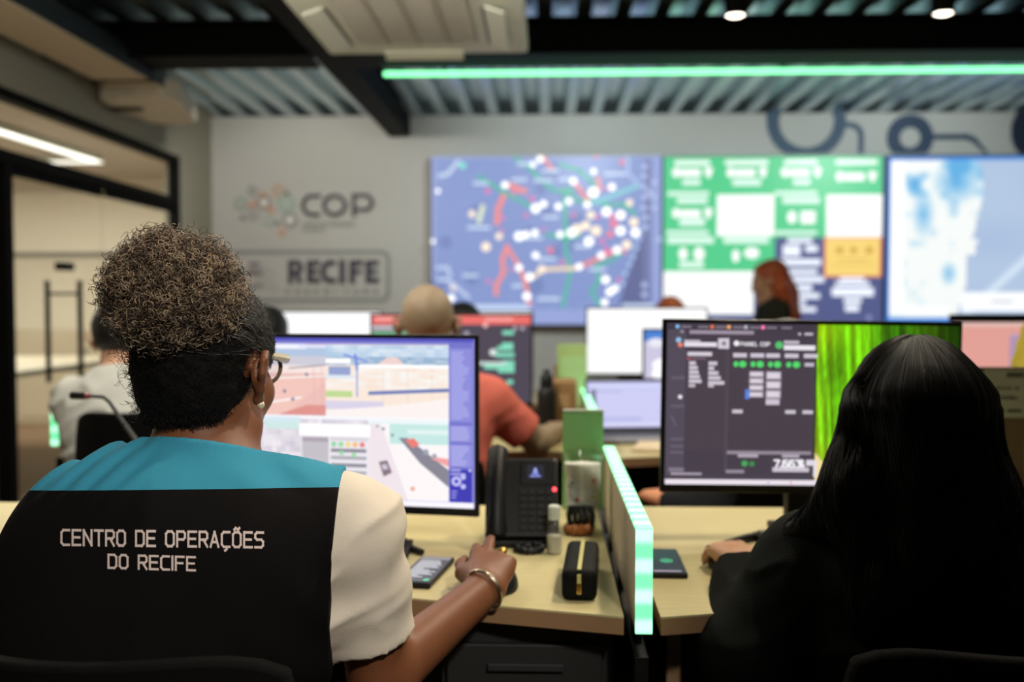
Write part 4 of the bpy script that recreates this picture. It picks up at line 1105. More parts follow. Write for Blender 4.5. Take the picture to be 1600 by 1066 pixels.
def blank_white(cv):
    cv.rect(0, 0, 100, 60, (250, 250, 250, 1.12)); cv.rect(4, 6, 60, 7, (240, 240, 242, 1.1)); cv.rect(4, 12, 80, 13, (242, 242, 244, 1.1))
def white_edge(cv):
    cv.rect(0, 0, 100, 60, (250, 250, 250, 1.12)); cv.rect(0, 9, 97.5, 60, (226, 228, 240)); cv.rect(97.6, 7, 100, 34, (96, 212, 150)); cv.rect(97.6, 34, 100, 60, (112, 132, 226))
    cv.disc(98.6, 57, 1.6, (250, 250, 255, 1.2), 10)
def redbar(cv):
    cv.rect(575, 495, 828, 640, (72, 66, 82)); cv.rect(575, 495, 828, 510, (236, 108, 104)); cv.rect(580, 498, 628, 503, (250, 170, 166)); cv.rect(575, 512, 628, 518, (206, 200, 206)); cv.rect(575, 520, 632, 526, (140, 140, 150)); cv.rect(575, 523, 630, 529, (86, 190, 120))
    cv.rect(755, 498, 800, 504, (246, 160, 156)); cv.disc(726, 525, 4, (180, 170, 186), 12); cv.disc(756, 511, 4, (246, 190, 186), 12); cv.disc(803, 516, 3, (206, 190, 200), 10); cv.disc(815, 516, 3, (206, 190, 200), 10)
    for x, y, w in [(783, 520, 18), (782, 540, 18), (774, 546, 26), (772, 557, 30), (782, 570, 20), (754, 577, 48), (776, 583, 26), (790, 602, 10)]: cv.rect(x, y, x + w, y + 7, (130, 220, 190))
    cv.disc(768, 556, 5.5, (226, 240, 236), 12); cv.rect(728, 572, 790, 577, (206, 226, 220))
    cv.bars(590, 540, 60, 4, 10, 9, (130, 122, 140), 2)
def photo_page(cv):
    cv.rect(0, 0, 100, 100, (206, 200, 226)); cv.rect(0, 0, 100, 22, (74, 132, 214)); cv.disc(14, 25, 10, (236, 236, 246), 12); cv.disc(60, 23, 12, (220, 224, 244), 12); cv.rect(30, 32, 100, 100, (176, 160, 186))
    cv.disc(66, 56, 18, (214, 150, 130), 14); cv.disc(24, 72, 15, (250, 250, 255, 1.1), 12); cv.disc(48, 84, 13, (246, 246, 255, 1.1), 12); cv.disc(80, 80, 12, (210, 206, 232), 12); cv.disc(20, 90, 12, (250, 250, 255, 1.1), 12)
def pinkish(cv):
    cv.rect(0, 0, 100, 60, (226, 160, 150)); cv.rect(0, 0, 100, 3, (228, 188, 180)); cv.rect(20, 8, 62, 48, (176, 148, 180)); cv.rect(20, 8, 64, 10, (200, 160, 180)); cv.rect(0, 52, 100, 60, (222, 170, 160)); cv.rect(64, 8, 100, 48, (220, 156, 146))
def laptop_page(cv):
    cv.rect(0, 0, 100, 60, (196, 196, 240)); cv.rect(3, 4, 98, 9, (214, 216, 250)); cv.rect(4, 10, 12, 46, (120, 122, 150)); cv.rect(10, 11, 96, 52, (206, 206, 246)); cv.rect(2, 54, 98, 58, (222, 222, 250)); cv.rect(10, 12, 40, 14, (180, 180, 226)); cv.rect(12, 46, 60, 52, (188, 190, 236))

a = at(748, 800, 1.90)
mon_yaw = R(-9)
monitor('large monitor tiled with traffic camera pictures, in front of the curly-haired woman', (a.x - 0.306 * math.cos(mon_yaw), 1.90 + 0.306 * math.sin(-mon_yaw), 0.74), mon_yaw, cctv, (262, 530, 748, 800), zb=0.055)
a = at(1268, 770, 1.95)
monitor('large monitor with dark dashboard and green stalks wallpaper, in front of the black-haired woman', (a.x, 1.97, 0.74), R(3), dash, (1034, 503, 1504, 770), w=0.592, h=0.342, zb=0.092, roll=R(0.7))
monitor('dark monitor with a red bar, behind the bald man', (-0.352, 3.72, 0.74), 0, redbar, (575, 495, 828, 640), zb=0.075)
monitor('white monitor on the third-row desk below the framed wall lettering', (-1.12, 4.92, 0.74), 0, blank_white, (0, 0, 100, 60), zb=0.075, w=0.62)
monitor('white monitor with green and blue right edge, third row behind the bald man', (-0.365, 4.92, 0.74), 0, white_edge, (0, 0, 100, 60), zb=0.075)
monitor('blank white monitor on the third-row desk below the video wall, behind the laptop', (0.50, 4.92, 0.74), 0, blank_white, (0, 0, 100, 60), zb=0.10, h=0.345, w=0.60)
monitor('small upright monitor showing a photo, edge visible left of the dark dashboard', (0.525, 3.75, 0.74), 0, photo_page, (0, 0, 100, 100), w=0.32, h=0.205, zb=0.165)
monitor('large monitor with pink and lilac page behind the hanging paper notice at right', (2.02, 3.72, 0.74), 0, pinkish, (0, 0, 100, 60), w=1.06, h=0.36, zb=0.065, bz=(0.01, 0.01, 0.03, 0.02))

# laptop
t = thing('laptop', 'open laptop with pale lilac page on the second-row desk', 'laptop', (0.335, 3.30, 0.74), R(7))
b = BM(); box(b, -0.165, -0.02, 0.0, 0.165, 0.21, 0.016, 0.005); obj('base', b, M_grey, t)
b = BM(); box(b, -0.145, 0.08, 0.016, 0.145, 0.185, 0.0175); obj('keyboard', b, M_black, t)
b = BM(); box(b, -0.165, 0, 0, 0.165, 0.008, 0.186, 0.004); bmesh.ops.transform(b, matrix=Matrix.Translation((0, 0.21, 0.016)) @ Matrix.Rotation(R(-14), 4, 'X'), verts=b.verts[:]); lid = obj('lid', b, M_black_s, t)
cv = Canvas(0.315, 0.164, (0, 0, 100, 60), 0.00008); laptop_page(cv); cv.build('screen', lid, Vector((0, 0.21, 0.016)) + Matrix.Rotation(R(-14), 3, 'X') @ Vector((0, -0.0006, 0.012)), tilt=(R(-14), 0, 0))
t = thing('notebook', 'open pale notebook on the second-row desk in front of the laptop', 'notebook', (0.43, 3.18, 0.74), R(-12))
b = BM(); box(b, -0.14, -0.09, 0, 0.0, 0.09, 0.012, 0.003); box(b, 0.002, -0.09, 0, 0.14, 0.09, 0.010, 0.003); obj('pages', b, mat('cream_pages', (226, 206, 172), 0.7), t)
b = BM(); box(b, -0.145, -0.095, -0.0002, 0.145, 0.095, 0.0022, 0.001); obj('cover', b, M_card, t)

# ------------------------------------------------------------------ small desk things
ZD = 0.74
# smartphone, left desk
def quad_phone(name, label, pf, z, draw, dom, sx, sy, yaw, case):
    t = thing(name, label, 'phone', (pf.x, pf.y, z), yaw)
    b = BM(); box(b, -sx / 2, -sy / 2, 0, sx / 2, sy / 2, 0.0095, 0.0035, seg=3); obj('body', b, case, t)
    cv = Canvas(sx - 0.004, sy - 0.006, dom, 0.00006); draw(cv)
    cv.build('screen', t, (0, -(sy - 0.006) / 2, 0.0098), tilt=(R(-90), 0, 0))
    return t
def chat(cv):
    cv.rect(0, 0, 50, 100, (44, 44, 50)); cv.rect(2, 2, 48, 12, (150, 150, 156)); cv.rect(0, 12, 50, 86, (72, 74, 82))
    rr = random.Random(5)
    for k in range(13): cv.rect(5, 16 + 5.3 * k, 5 + rr.uniform(16, 40), 19.4 + 5.3 * k, (206, 208, 214))
    cv.rect(2, 88, 48, 97, (90, 92, 98)); cv.disc(42, 91, 4.6, (84, 214, 150), 14); cv.bars(8, 90, 18, 2.5, 2, 4, (180, 180, 186), 3)
p0 = on_z(665, 898, ZD)
quad_phone('smartphone', 'black smartphone with lit chat screen on the front left desk', p0, ZD, chat, (0, 0, 50, 100), 0.062, 0.172, R(-8.5), M_black)
def darkscreen(cv):
    cv.rect(0, 0, 50, 100, (16, 34, 38)); cv.rect(4, 4, 46, 40, (18, 52, 46)); cv.disc(30, 52, 9, (52, 160, 110), 14); cv.rect(8, 92, 44, 96, (190, 170, 190))
p0 = on_z(1035, 884, ZD)
quad_phone('smartphone', 'dark smartphone lying on the right desk beside the green-edged divider', p0, ZD, darkscreen, (0, 0, 50, 100), 0.07, 0.17, R(-1), M_black)

# keyboards
def keyboard(label, loc, yaw):
    t = thing('keyboard', label, 'keyboard', loc, yaw)
    b = BM(); box(b, -0.22, -0.065, 0.0, 0.22, 0.065, 0.014, 0.004); obj('body', b, M_black, t)
    b = BM()
    for r in range(5):
        for c_ in range(19):
            x = -0.205 + c_ * 0.0225; y = -0.05 + r * 0.0225
            box(b, x - 0.0095, y - 0.0095, 0.014, x + 0.0095, y + 0.0095, 0.019)
    obj('keys', b, mat('black_keycaps', (30, 30, 32), 0.5), t)
    return t
p0 = on_z(640, 868, ZD); keyboard('black keyboard on the left desk between the smartphone and the curly-haired woman', (p0.x - 0.22, p0.y, ZD), R(2))
p0 = on_z(1120, 845, ZD); keyboard('black keyboard on the right desk in front of the black-haired woman', (p0.x + 0.30, p0.y - 0.01, ZD), R(8))

def mouse(label, loc, yaw):
    t = thing('computer_mouse', label, 'mouse', loc, yaw)
    fn = union([ell((0, 0, 0.004), (0.031, 0.055, 0.034))]); f2 = cut(fn, (0, 0, 0.0), (0, 0, -1))
    me = person_mesh('shell', f2, (-0.045, -0.07, -0.01), (0.045, 0.07, 0.05), 0.003); link_mesh('shell', me, M_black, t, smooth=True)
    b = BM(); lathe(b, [(0.007, -0.003), (0.008, 0), (0.007, 0.003)], (0, 0.03, 0.030), 12, Matrix.Rotation(R(90), 3, 'Y')); obj('scroll_wheel', b, M_dark, t)
    return t
mouse('black mouse under the right hand of the curly-haired woman', (-0.075, 1.625, ZD), R(6))
mouse('black mouse under the hand of the black-haired woman', (0.322, 1.77, ZD), R(-10))

# desk telephone
t = thing('desk_phone', 'black desk telephone with small lit display, right of the camera-picture monitor', 'telephone', (-0.05, 1.95, ZD), R(1))
tl = Matrix.Rotation(R(57), 4, 'X')
def slope(bb, off=(0, 0, 0)): bmesh.ops.transform(bb, matrix=Matrix.Translation(Vector((0, -0.055, 0.012)) + Vector(off)) @ tl, verts=bb.verts[:]); return bb
b = BM(); box(b, -0.066, 0.0, 0.0, 0.076, 0.165, 0.022, 0.008); obj('body', slope(b), M_black_s, t)
b = BM(); box(b, -0.062, -0.07, 0.0, 0.072, 0.02, 0.016, 0.006); box(b, -0.05, 0.0, 0.008, 0.06, 0.10, 0.05, 0.006); obj('stand', b, M_black, t)
b = BM(); tube(b, [(-0.043, 0.002, 0.036), (-0.043, 0.03, 0.05), (-0.043, 0.085, 0.053), (-0.043, 0.14, 0.05), (-0.043, 0.168, 0.036)], [0.021, 0.018, 0.0165, 0.018, 0.021], 12); obj('handset', slope(b), M_black, t, smooth=True)
b = BM(); box(b, 0.002, 0.108, 0.0215, 0.064, 0.155, 0.0235, 0.002); obj('display_frame', slope(b), M_black_s, t)
def lcd(cv): cv.rect(0, 0, 60, 50, (12, 16, 40)); cv.disc(30, 17, 6, (170, 180, 255), 12); cv.rect(20, 24, 40, 32, (150, 160, 250)); cv.rect(12, 36, 48, 42, (140, 150, 240))
cv = Canvas(0.034, 0.030, (0, 0, 60, 50), 0.00006); lcd(cv)
cv.build('display', t, Vector((0, -0.055, 0.012)) + tl.to_3x3() @ Vector((0.031, 0.117, 0.0238)), tilt=(R(57 - 90), 0, 0))
b = BM()
for r in range(6):
    for c_ in range(4): box(b, 0.0 + c_ * 0.017, 0.012 + r * 0.0145, 0.0215, 0.013 + c_ * 0.017, 0.0225 + r * 0.0145, 0.0245, 0.001)
obj('keypad', slope(b), mat('dark_keys', (22, 24, 24), 0.6, spec=0.3), t)
b = BM(); lathe(b, [(0.0045, 0.022), (0.0042, 0.0245), (0.001, 0.0255)], (0.068, 0.096, 0), 12); obj('message_light', slope(b), mat('red_indicator', (255, 60, 70), 0.4, emit=(255, 70, 80), estr=2.5), t)
# cord ring of the phone
t = thing('phone_cord', 'coiled black phone cord lying in a ring in front of the desk telephone', 'cord', (on_z(827, 862, ZD).x, on_z(827, 862, ZD).y, ZD))
b = BM(); tube(b, [p + Vector((0, 0, 0.0065 + 0.0015 * math.sin(k * 1.9))) for k, p in enumerate(torus_pts((0, 0, 0), 0.024, 40))], 0.0062, 8, closed=True); obj('cord_ring', b, M_black, t, smooth=True)

# sanitizer bottle
p0 = on_z(866, 868, ZD)
t = thing('small_bottle', 'small clear bottle with white cap standing right of the telephone', 'bottle', (p0.x, p0.y + 0.015, ZD))
b = BM(); lathe(b, [(0.0145, 0.0), (0.0155, 0.003), (0.0155, 0.055), (0.012, 0.062), (0.008, 0.066)], seg=20); obj('body', b, M_clearp, t, smooth=True)
b = BM(); lathe(b, [(0.0135, 0.002), (0.0135, 0.034)], seg=20); obj('liquid', b, mat('milky_gel', (190, 186, 170), 0.3), t, smooth=True)
b = BM(); lathe(b, [(0.0105, 0.064), (0.0112, 0.068), (0.0112, 0.088), (0.009, 0.0905)], seg=20); obj('cap', b, mat('white_cap', (206, 216, 206), 0.5), t, smooth=True)

# tall plastic cup with a printed bag
p0 = Vector((0.078, 2.05, ZD))
t = thing('plastic_cup', 'tall clear plastic cup holding a white printed bag, beside the divider', 'cup', p0)
b = BM(); lathe(b, [(0.030, 0.0), (0.033, 0.002), (0.0435, 0.155), (0.0455, 0.158), (0.0455, 0.161), (0.0425, 0.161), (0.0415, 0.155), (0.031, 0.006), (0.0, 0.006)], seg=28, cap1=False); obj('cup_wall', b, M_clearp, t, smooth=True)
def bagf(P):
    r = np.maximum(np.abs(P[:, 0]) - (0.0275 + 0.075 * P[:, 2]), np.abs(P[:, 1]) - 0.012 - 0.01 * np.sin(P[:, 2] * 60 + P[:, 0] * 50))
    r = np.maximum(r, np.maximum(0.044 - P[:, 2], P[:, 2] - 0.138))
    return r + 0.004 * (vnoise(P, 70, 4) - 0.5)
link_mesh('paper_bag', person_mesh('paper_bag', bagf, (-0.06, -0.04, 0.02), (0.06, 0.04, 0.16), 0.004), M_paper, t, smooth=True)
for k, (x, z, c_) in enumerate([(-0.012, 0.066, (190, 60, 80)), (0.022, 0.105, (200, 120, 90)), (0.020, 0.072, (170, 170, 60)), (-0.022, 0.10, (120, 130, 140))]):
    b = BM(); lathe(b, [(0.0045, 0), (0.004, 0.001)], (x, -0.024, z), 10, Matrix.Rotation(R(90), 3, 'X')); obj('printed_dot', b, mat('bag_print_%d' % k, c_, 0.6), t)
# hair claw and scrunchie
p0 = on_z(905, 838, ZD)
t = thing('scrunchie', 'brown scrunchie lying behind the pencil case', 'scrunchie', (p0.x, p0.y + 0.02, ZD))
b = BM(); tube(b, [p + Vector((0, 0, 0.012 + 0.003 * math.sin(k * 2.3))) for k, p in enumerate(torus_pts((0, 0, 0), 0.022, 36))], [0.010 + 0.002 * math.sin(k * 2.1) for k in range(36)], 9, closed=True); obj('ring', b, mat('amber_cloth', (150, 92, 40), 0.6, noise=0.2, nscale=90), t, smooth=True)
t = thing('hair_claw', 'black hair claw standing in the brown scrunchie in front of the plastic cup', 'hair claw', (p0.x + 0.004, p0.y + 0.02, ZD))
b = BM()
for q in (-1, 1):
    for k in range(5):
        x = -0.022 + k * 0.011
        tube(b, [(x, q * 0.004, 0.052), (x * 1.1, q * 0.013, 0.038), (x, q * 0.012, 0.016), (x * 0.9, q * 0.004, 0.001)], [0.005, 0.0055, 0.0045, 0.002], 6)
box(b, -0.027, -0.008, 0.046, 0.027, 0.008, 0.058, 0.004); obj('claw', b, M_black_s, t, smooth=True)

# pencil case
a0, a1 = on_z(906, 945, ZD), on_z(913, 858, ZD)
a0 = Vector((0.0535, 1.545, ZD)); a1 = Vector((0.068, 1.75, ZD))
yaw = math.atan2(-(a1.x - a0.x), (a1.y - a0.y))
t = thing('pencil_case', 'black boxy pencil case with a yellow zipper on the front left desk', 'pencil case', ((a0.x + a1.x) / 2, (a0.y + a1.y) / 2, ZD), yaw)
L = (a1 - a0).length
b = BM(); box(b, -0.028, -L / 2, 0.0, 0.028, L / 2, 0.05, 0.014, seg=4); obj('body', b, mat('black_nylon', (7, 8, 8), 0.7, spec=0.15, bump=0.3, bscale=300), t, smooth=True)
b = BM(); box(b, -0.0032, -L / 2 + 0.004, 0.0495, 0.0032, L / 2 - 0.012, 0.0515, 0.0006); box(b, -0.0032, -L / 2 - 0.0012, 0.012, 0.0032, -L / 2 + 0.0005, 0.044, 0.0006); zz = obj('zipper', b, mat('yellow_zipper', (190, 184, 112), 0.5), t)
b = BM(); box(b, -0.004, -L / 2 - 0.003, 0.014, 0.004, -L / 2 - 0.0012, 0.03, 0.0006); obj('puller', b, M_gold, zz)

# upright card, file box, sheets, bottle on the rows behind
t = thing('upright_card', 'blank upright card with green glow in its colour, standing behind the tall plastic cup', 'card', (0.086, 2.245, ZD))
b = BM(); box(b, -0.046, 0, 0.0, 0.046, 0.006, 0.226, 0.001); obj('board', b, mat('card_with_painted_glow', (140, 196, 132), 0.7), t)  # cream card; green glow of the light strip is mixed into its colour
b = BM(); box(b, -0.046, -0.001, 0.2225, 0.046, 0.007, 0.2275, 0.0008); obj('top_edge', b, M_paper, t)
b = BM(); box(b, -0.046, 0.006, 0, 0.046, 0.03, 0.004, 0.001); obj('foot', b, M_grey, t)
t = thing('file_box', 'brown cardboard file box on the second-row desk before the divider', 'box', (0.065, 3.52, ZD))
b = BM(); box(b, -0.045, -0.06, 0.0, 0.045, 0.14, 0.19, 0.003); obj('body', b, M_card, t)
b = BM(); box(b, -0.020, -0.062, 0.10, 0.020, -0.0595, 0.15, 0.001); obj('label_slot', b, mat('kraft_label', (176, 140, 96), 0.8), t)
t = thing('sheet_holder', 'tall stand of pale sheets with green glow in their colour above the brown file box', 'document holder', (0.10, 3.80, ZD))
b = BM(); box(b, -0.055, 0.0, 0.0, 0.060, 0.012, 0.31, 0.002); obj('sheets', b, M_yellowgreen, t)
b = BM(); box(b, -0.04, -0.004, 0.02, 0.058, 0.0, 0.26, 0.001); obj('front_sheet', b, mat('front_sheet_with_painted_glow', (178, 218, 150), 0.7), t)  # same strip glow put into the front sheet's colour
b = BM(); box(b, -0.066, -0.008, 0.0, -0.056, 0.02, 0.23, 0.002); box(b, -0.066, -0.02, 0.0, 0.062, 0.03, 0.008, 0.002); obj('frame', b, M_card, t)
p0 = Vector((0.005, 3.42, ZD))
t = thing('black_bottle', 'tall black drinking bottle on the second-row desk by the coral-shirted man', 'bottle', p0)
b = BM(); lathe(b, [(0.030, 0.0), (0.033, 0.004), (0.033, 0.15), (0.026, 0.172), (0.020, 0.178)], seg=24); obj('body', b, M_black, t, smooth=True)
b = BM(); lathe(b, [(0.021, 0.176), (0.022, 0.18), (0.022, 0.212), (0.014, 0.222), (0.010, 0.238)], seg=24); obj('cap', b, M_black_s, t, smooth=True)

# goose-neck microphone
p_base = Vector((-0.80, 2.05, ZD))
t = thing('gooseneck_microphone', 'gooseneck microphone standing left of the curly-haired woman', 'microphone', p_base)
mh0, mh1, mh2, mh3 = at(110, 618, 2.05), at(142, 619, 2.05), at(166, 622, 2.05), at(212, 688, 2.05)
b = BM(); box(b, p_base.x - 0.055, p_base.y - 0.06, ZD, p_base.x + 0.055, p_base.y + 0.06, ZD + 0.035, 0.008); obj('base', b, M_black, t, world=True)
b = BM(); tube(b, [mh1, mh2 + Vector((-0.006, 0, 0.002)), mh2 + Vector((0.006, 0, -0.008)), (mh2 + mh3) / 2, mh3, p_base + Vector((-0.01, 0, 0.12)), p_base + Vector((0, 0, 0.03))], [0.0042, 0.0042, 0.0042, 0.0048, 0.006, 0.008, 0.008], 8); obj('gooseneck', b, M_dark, t, world=True, smooth=True)
b = BM(); tube(b, [mh0, mh0 + (mh1 - mh0) * 0.08, mh0 + (mh1 - mh0) * 0.75], [0.006, 0.0085, 0.008], 10); hd = obj('microphone_head', b, M_black, t, world=True, smooth=True)
b = BM(); tube(b, [mh0 + (mh1 - mh0) * 0.76, mh0 + (mh1 - mh0) * 0.93, mh1], [0.0078, 0.0065, 0.0045], 10); obj('red_collar', b, mat('dark_red_ring', (110, 24, 34), 0.4), hd, world=True, smooth=True)

# right edge: notice panel, cup, yellow jacket
t = thing('notice_stand', 'brown upright panel right of the black-haired woman carrying a grey notice', 'panel', (1.16, 2.35, ZD))
b = BM(); box(b, -0.20, 0.0, 0.0, -0.040, 0.018, 0.318, 0.002); obj('panel', b, mat('brown_board', (122, 104, 88), 0.8), t)
b = BM(); box(b, -0.20, -0.03, 0.0, -0.04, 0.05, 0.006, 0.001); obj('foot', b, M_steel, t)
cv = Canvas(0.098, 0.113, (1528, 575, 1592, 650), 0.0002)
cv.rect(1528, 575, 1592, 650, (196, 204, 198)); cv.text(1545, 607, 4.6, 'CENTRO DE', (58, 62, 62), 1.2); cv.text(1541, 622, 4.6, 'OPERA\u00c7\u00d5ES', (58, 62, 62), 1.2); cv.rect(1562, 580, 1588, 588, (108, 114, 110)); cv.rect(1542, 637, 1560, 642, (110, 116, 112)); cv.rect(1564, 637, 1586, 642, (100, 106, 104))
nt_ = cv.build('notice_sheet', t, (-0.091, -0.003, 0.201), m=print_mat()); nt_['label'] = 'grey printed paper notice'
p0 = at(1585, 780, 1.92)
t = thing('clear_cup', 'clear cup with a wide rim at the right edge, beside the black-haired woman', 'cup', (p0.x, 2.0, ZD))
b = BM(); lathe(b, [(0.022, 0.0), (0.024, 0.003), (0.030, 0.10), (0.034, 0.118), (0.042, 0.124), (0.042, 0.131), (0.034, 0.133), (0.028, 0.10), (0.021, 0.006), (0.0, 0.006)], seg=28, cap1=False); obj('cup_wall', b, glass_mat('teal_clear_plastic', (0.6, 0.72, 0.72), 0.3, 0.1), t, smooth=True)

# ------------------------------------------------------------------ chairs
def office_chair(label, x, y, yaw, top=0.84, hw=0.21, seat=0.455, m=None, arms=True):
    m = m or M_fab_b
    t = thing('office_chair', label, 'chair', (x, y, 0), yaw, 'black office chairs')
    b = BM(); box(b, -0.235, -0.215, seat - 0.07, 0.235, 0.235, seat, 0.03, seg=3); obj('seat', b, m, t, smooth=True)
    b = BM(); nu, nz = 17, 11; th = 0.024; z0 = seat + 0.07
    def P(i, k, off):
        u = -1 + 2 * i / (nu - 1); v = k / (nz - 1)
        w = hw * (0.90 + 0.10 * math.sin(math.pi * min(1, v * 0.9 + 0.1)))
        zt = z0 + (top - z0) * v - (0.030 * (abs(u) ** 6)) * v
        return (u * w, -0.235 + 0.085 * u * u - 0.035 * v + off, zt)
    A = [[b.verts.new(P(i, k, 0)) for k in range(nz)] for i in range(nu)]
    B_ = [[b.verts.new(P(i, k, -th)) for k in range(nz)] for i in range(nu)]
    for i in range(nu - 1):
        for k in range(nz - 1):
            b.faces.new((A[i][k], A[i][k + 1], A[i + 1][k + 1], A[i + 1][k])); b.faces.new((B_[i][k], B_[i + 1][k], B_[i + 1][k + 1], B_[i][k + 1]))
    for i in range(nu - 1):
        b.faces.new((A[i][0], A[i + 1][0], B_[i + 1][0], B_[i][0])); b.faces.new((A[i][-1], B_[i][-1], B_[i + 1][-1], A[i + 1][-1]))
    for k in range(nz - 1):
        b.faces.new((A[0][k], B_[0][k], B_[0][k + 1], A[0][k + 1])); b.faces.new((A[-1][k], A[-1][k + 1], B_[-1][k + 1], B_[-1][k]))
    o = obj('backrest', b, m, t, smooth=True)
    md = o.modifiers.new('soft', 'BEVEL'); md.width = 0.006; md.segments = 2
    b = BM(); tube(b, [(0, 0.0, seat - 0.075), (0, -0.20, seat - 0.08), (0, -0.285, seat - 0.02), (0, -0.297, seat + 0.22)], 0.018, 10); obj('back_support', b, M_black_s, t, smooth=True)
    if arms:
        for q in (-1, 1):
            b = BM(); tube(b, [(q * 0.20, 0.0, seat - 0.06), (q * 0.275, -0.01, seat - 0.05), (q * 0.285, -0.02, seat + 0.15)], 0.014, 8); box(b, q * 0.285 - 0.035, -0.13, seat + 0.15, q * 0.285 + 0.035, 0.10, seat + 0.175, 0.01); obj('armrest', b, M_black_s, t, smooth=True)
    b = BM(); lathe(b, [(0.03, 0.085), (0.03, 0.25), (0.02, 0.255), (0.02, seat - 0.065)], seg=16); obj('column', b, M_chrome, t, smooth=True)
    for k in range(5):
        a = 2 * math.pi * k / 5 + 0.3; cx, cy = 0.29 * math.cos(a), 0.29 * math.sin(a)
        b = BM(); tube(b, [(0, 0, 0.10), (cx * 0.5, cy * 0.5, 0.095), (cx, cy, 0.07)], [0.026, 0.02, 0.014], 8); lg = obj('leg', b, M_black_s, t, smooth=True)
        b = BM(); lathe(b, [(0.026, -0.018), (0.028, -0.012), (0.028, 0.012), (0.026, 0.018)], (cx, cy, 0.028), 14, Matrix.Rotation(a, 3, 'Z') @ Matrix.Rotation(R(90), 3, 'X')); obj('caster', b, M_black, lg, smooth=True)
    return t

# ------------------------------------------------------------------ people
def skin(name, c): return mat(name, c, 0.5, noise=0.08, nscale=40, sss=0.06, spec=0.4)
SK_W1 = skin('deep_brown_skin', (122, 74, 47)); SK_TAN = skin('warm_tan_skin', (186, 128, 96)); SK_LIGHT = skin('light_skin', (206, 158, 128))
def cloth(name, c, bump=0.35, rough=0.85, noise=0.08): return mat(name, c, rough, noise=noise, nscale=14, bump=bump, bscale=420, spec=0.12)
M_dkhair = mat('black_hair', (16, 13, 12), 0.45, noise=0.2, nscale=80, bump=0.6, bscale=160, spec=0.5)

def arm_prims(j, fat=1.0):
    pr = []
    for s in ('l', 'r'):
        pr += [(rc(j['s' + s], j['e' + s], 0.052 * fat, 0.042 * fat), 0.03), (rc(j['e' + s], j['w' + s], 0.043 * fat, 0.0275 * fat), 0.02)]
        f = Vector(j.get('f' + s) or (Vector(j['w' + s]) - Vector(j['e' + s])))
        up = Vector(j.get('u' + s) or (0, 0, 1)); f.normalize(); up = (up - f * up.dot(f)).normalized()
        side = f.cross(up) * (1 if s == 'l' else -1)
        pr += hand_prims(j['w' + s], f, up, side, j.get('curl' + s, (0.35, 0.35, 0.4, 0.45)), lift=j.get('lift' + s, (0, 0, 0, 0)), sc=j.get('hand', 1.0))
    return pr

def sleeve(a, b, t, ra, rb):
    a, b = Vector(a), Vector(b); e = a + (b - a) * t
    return cut(rc(a, b, ra, rb), e, b - a)

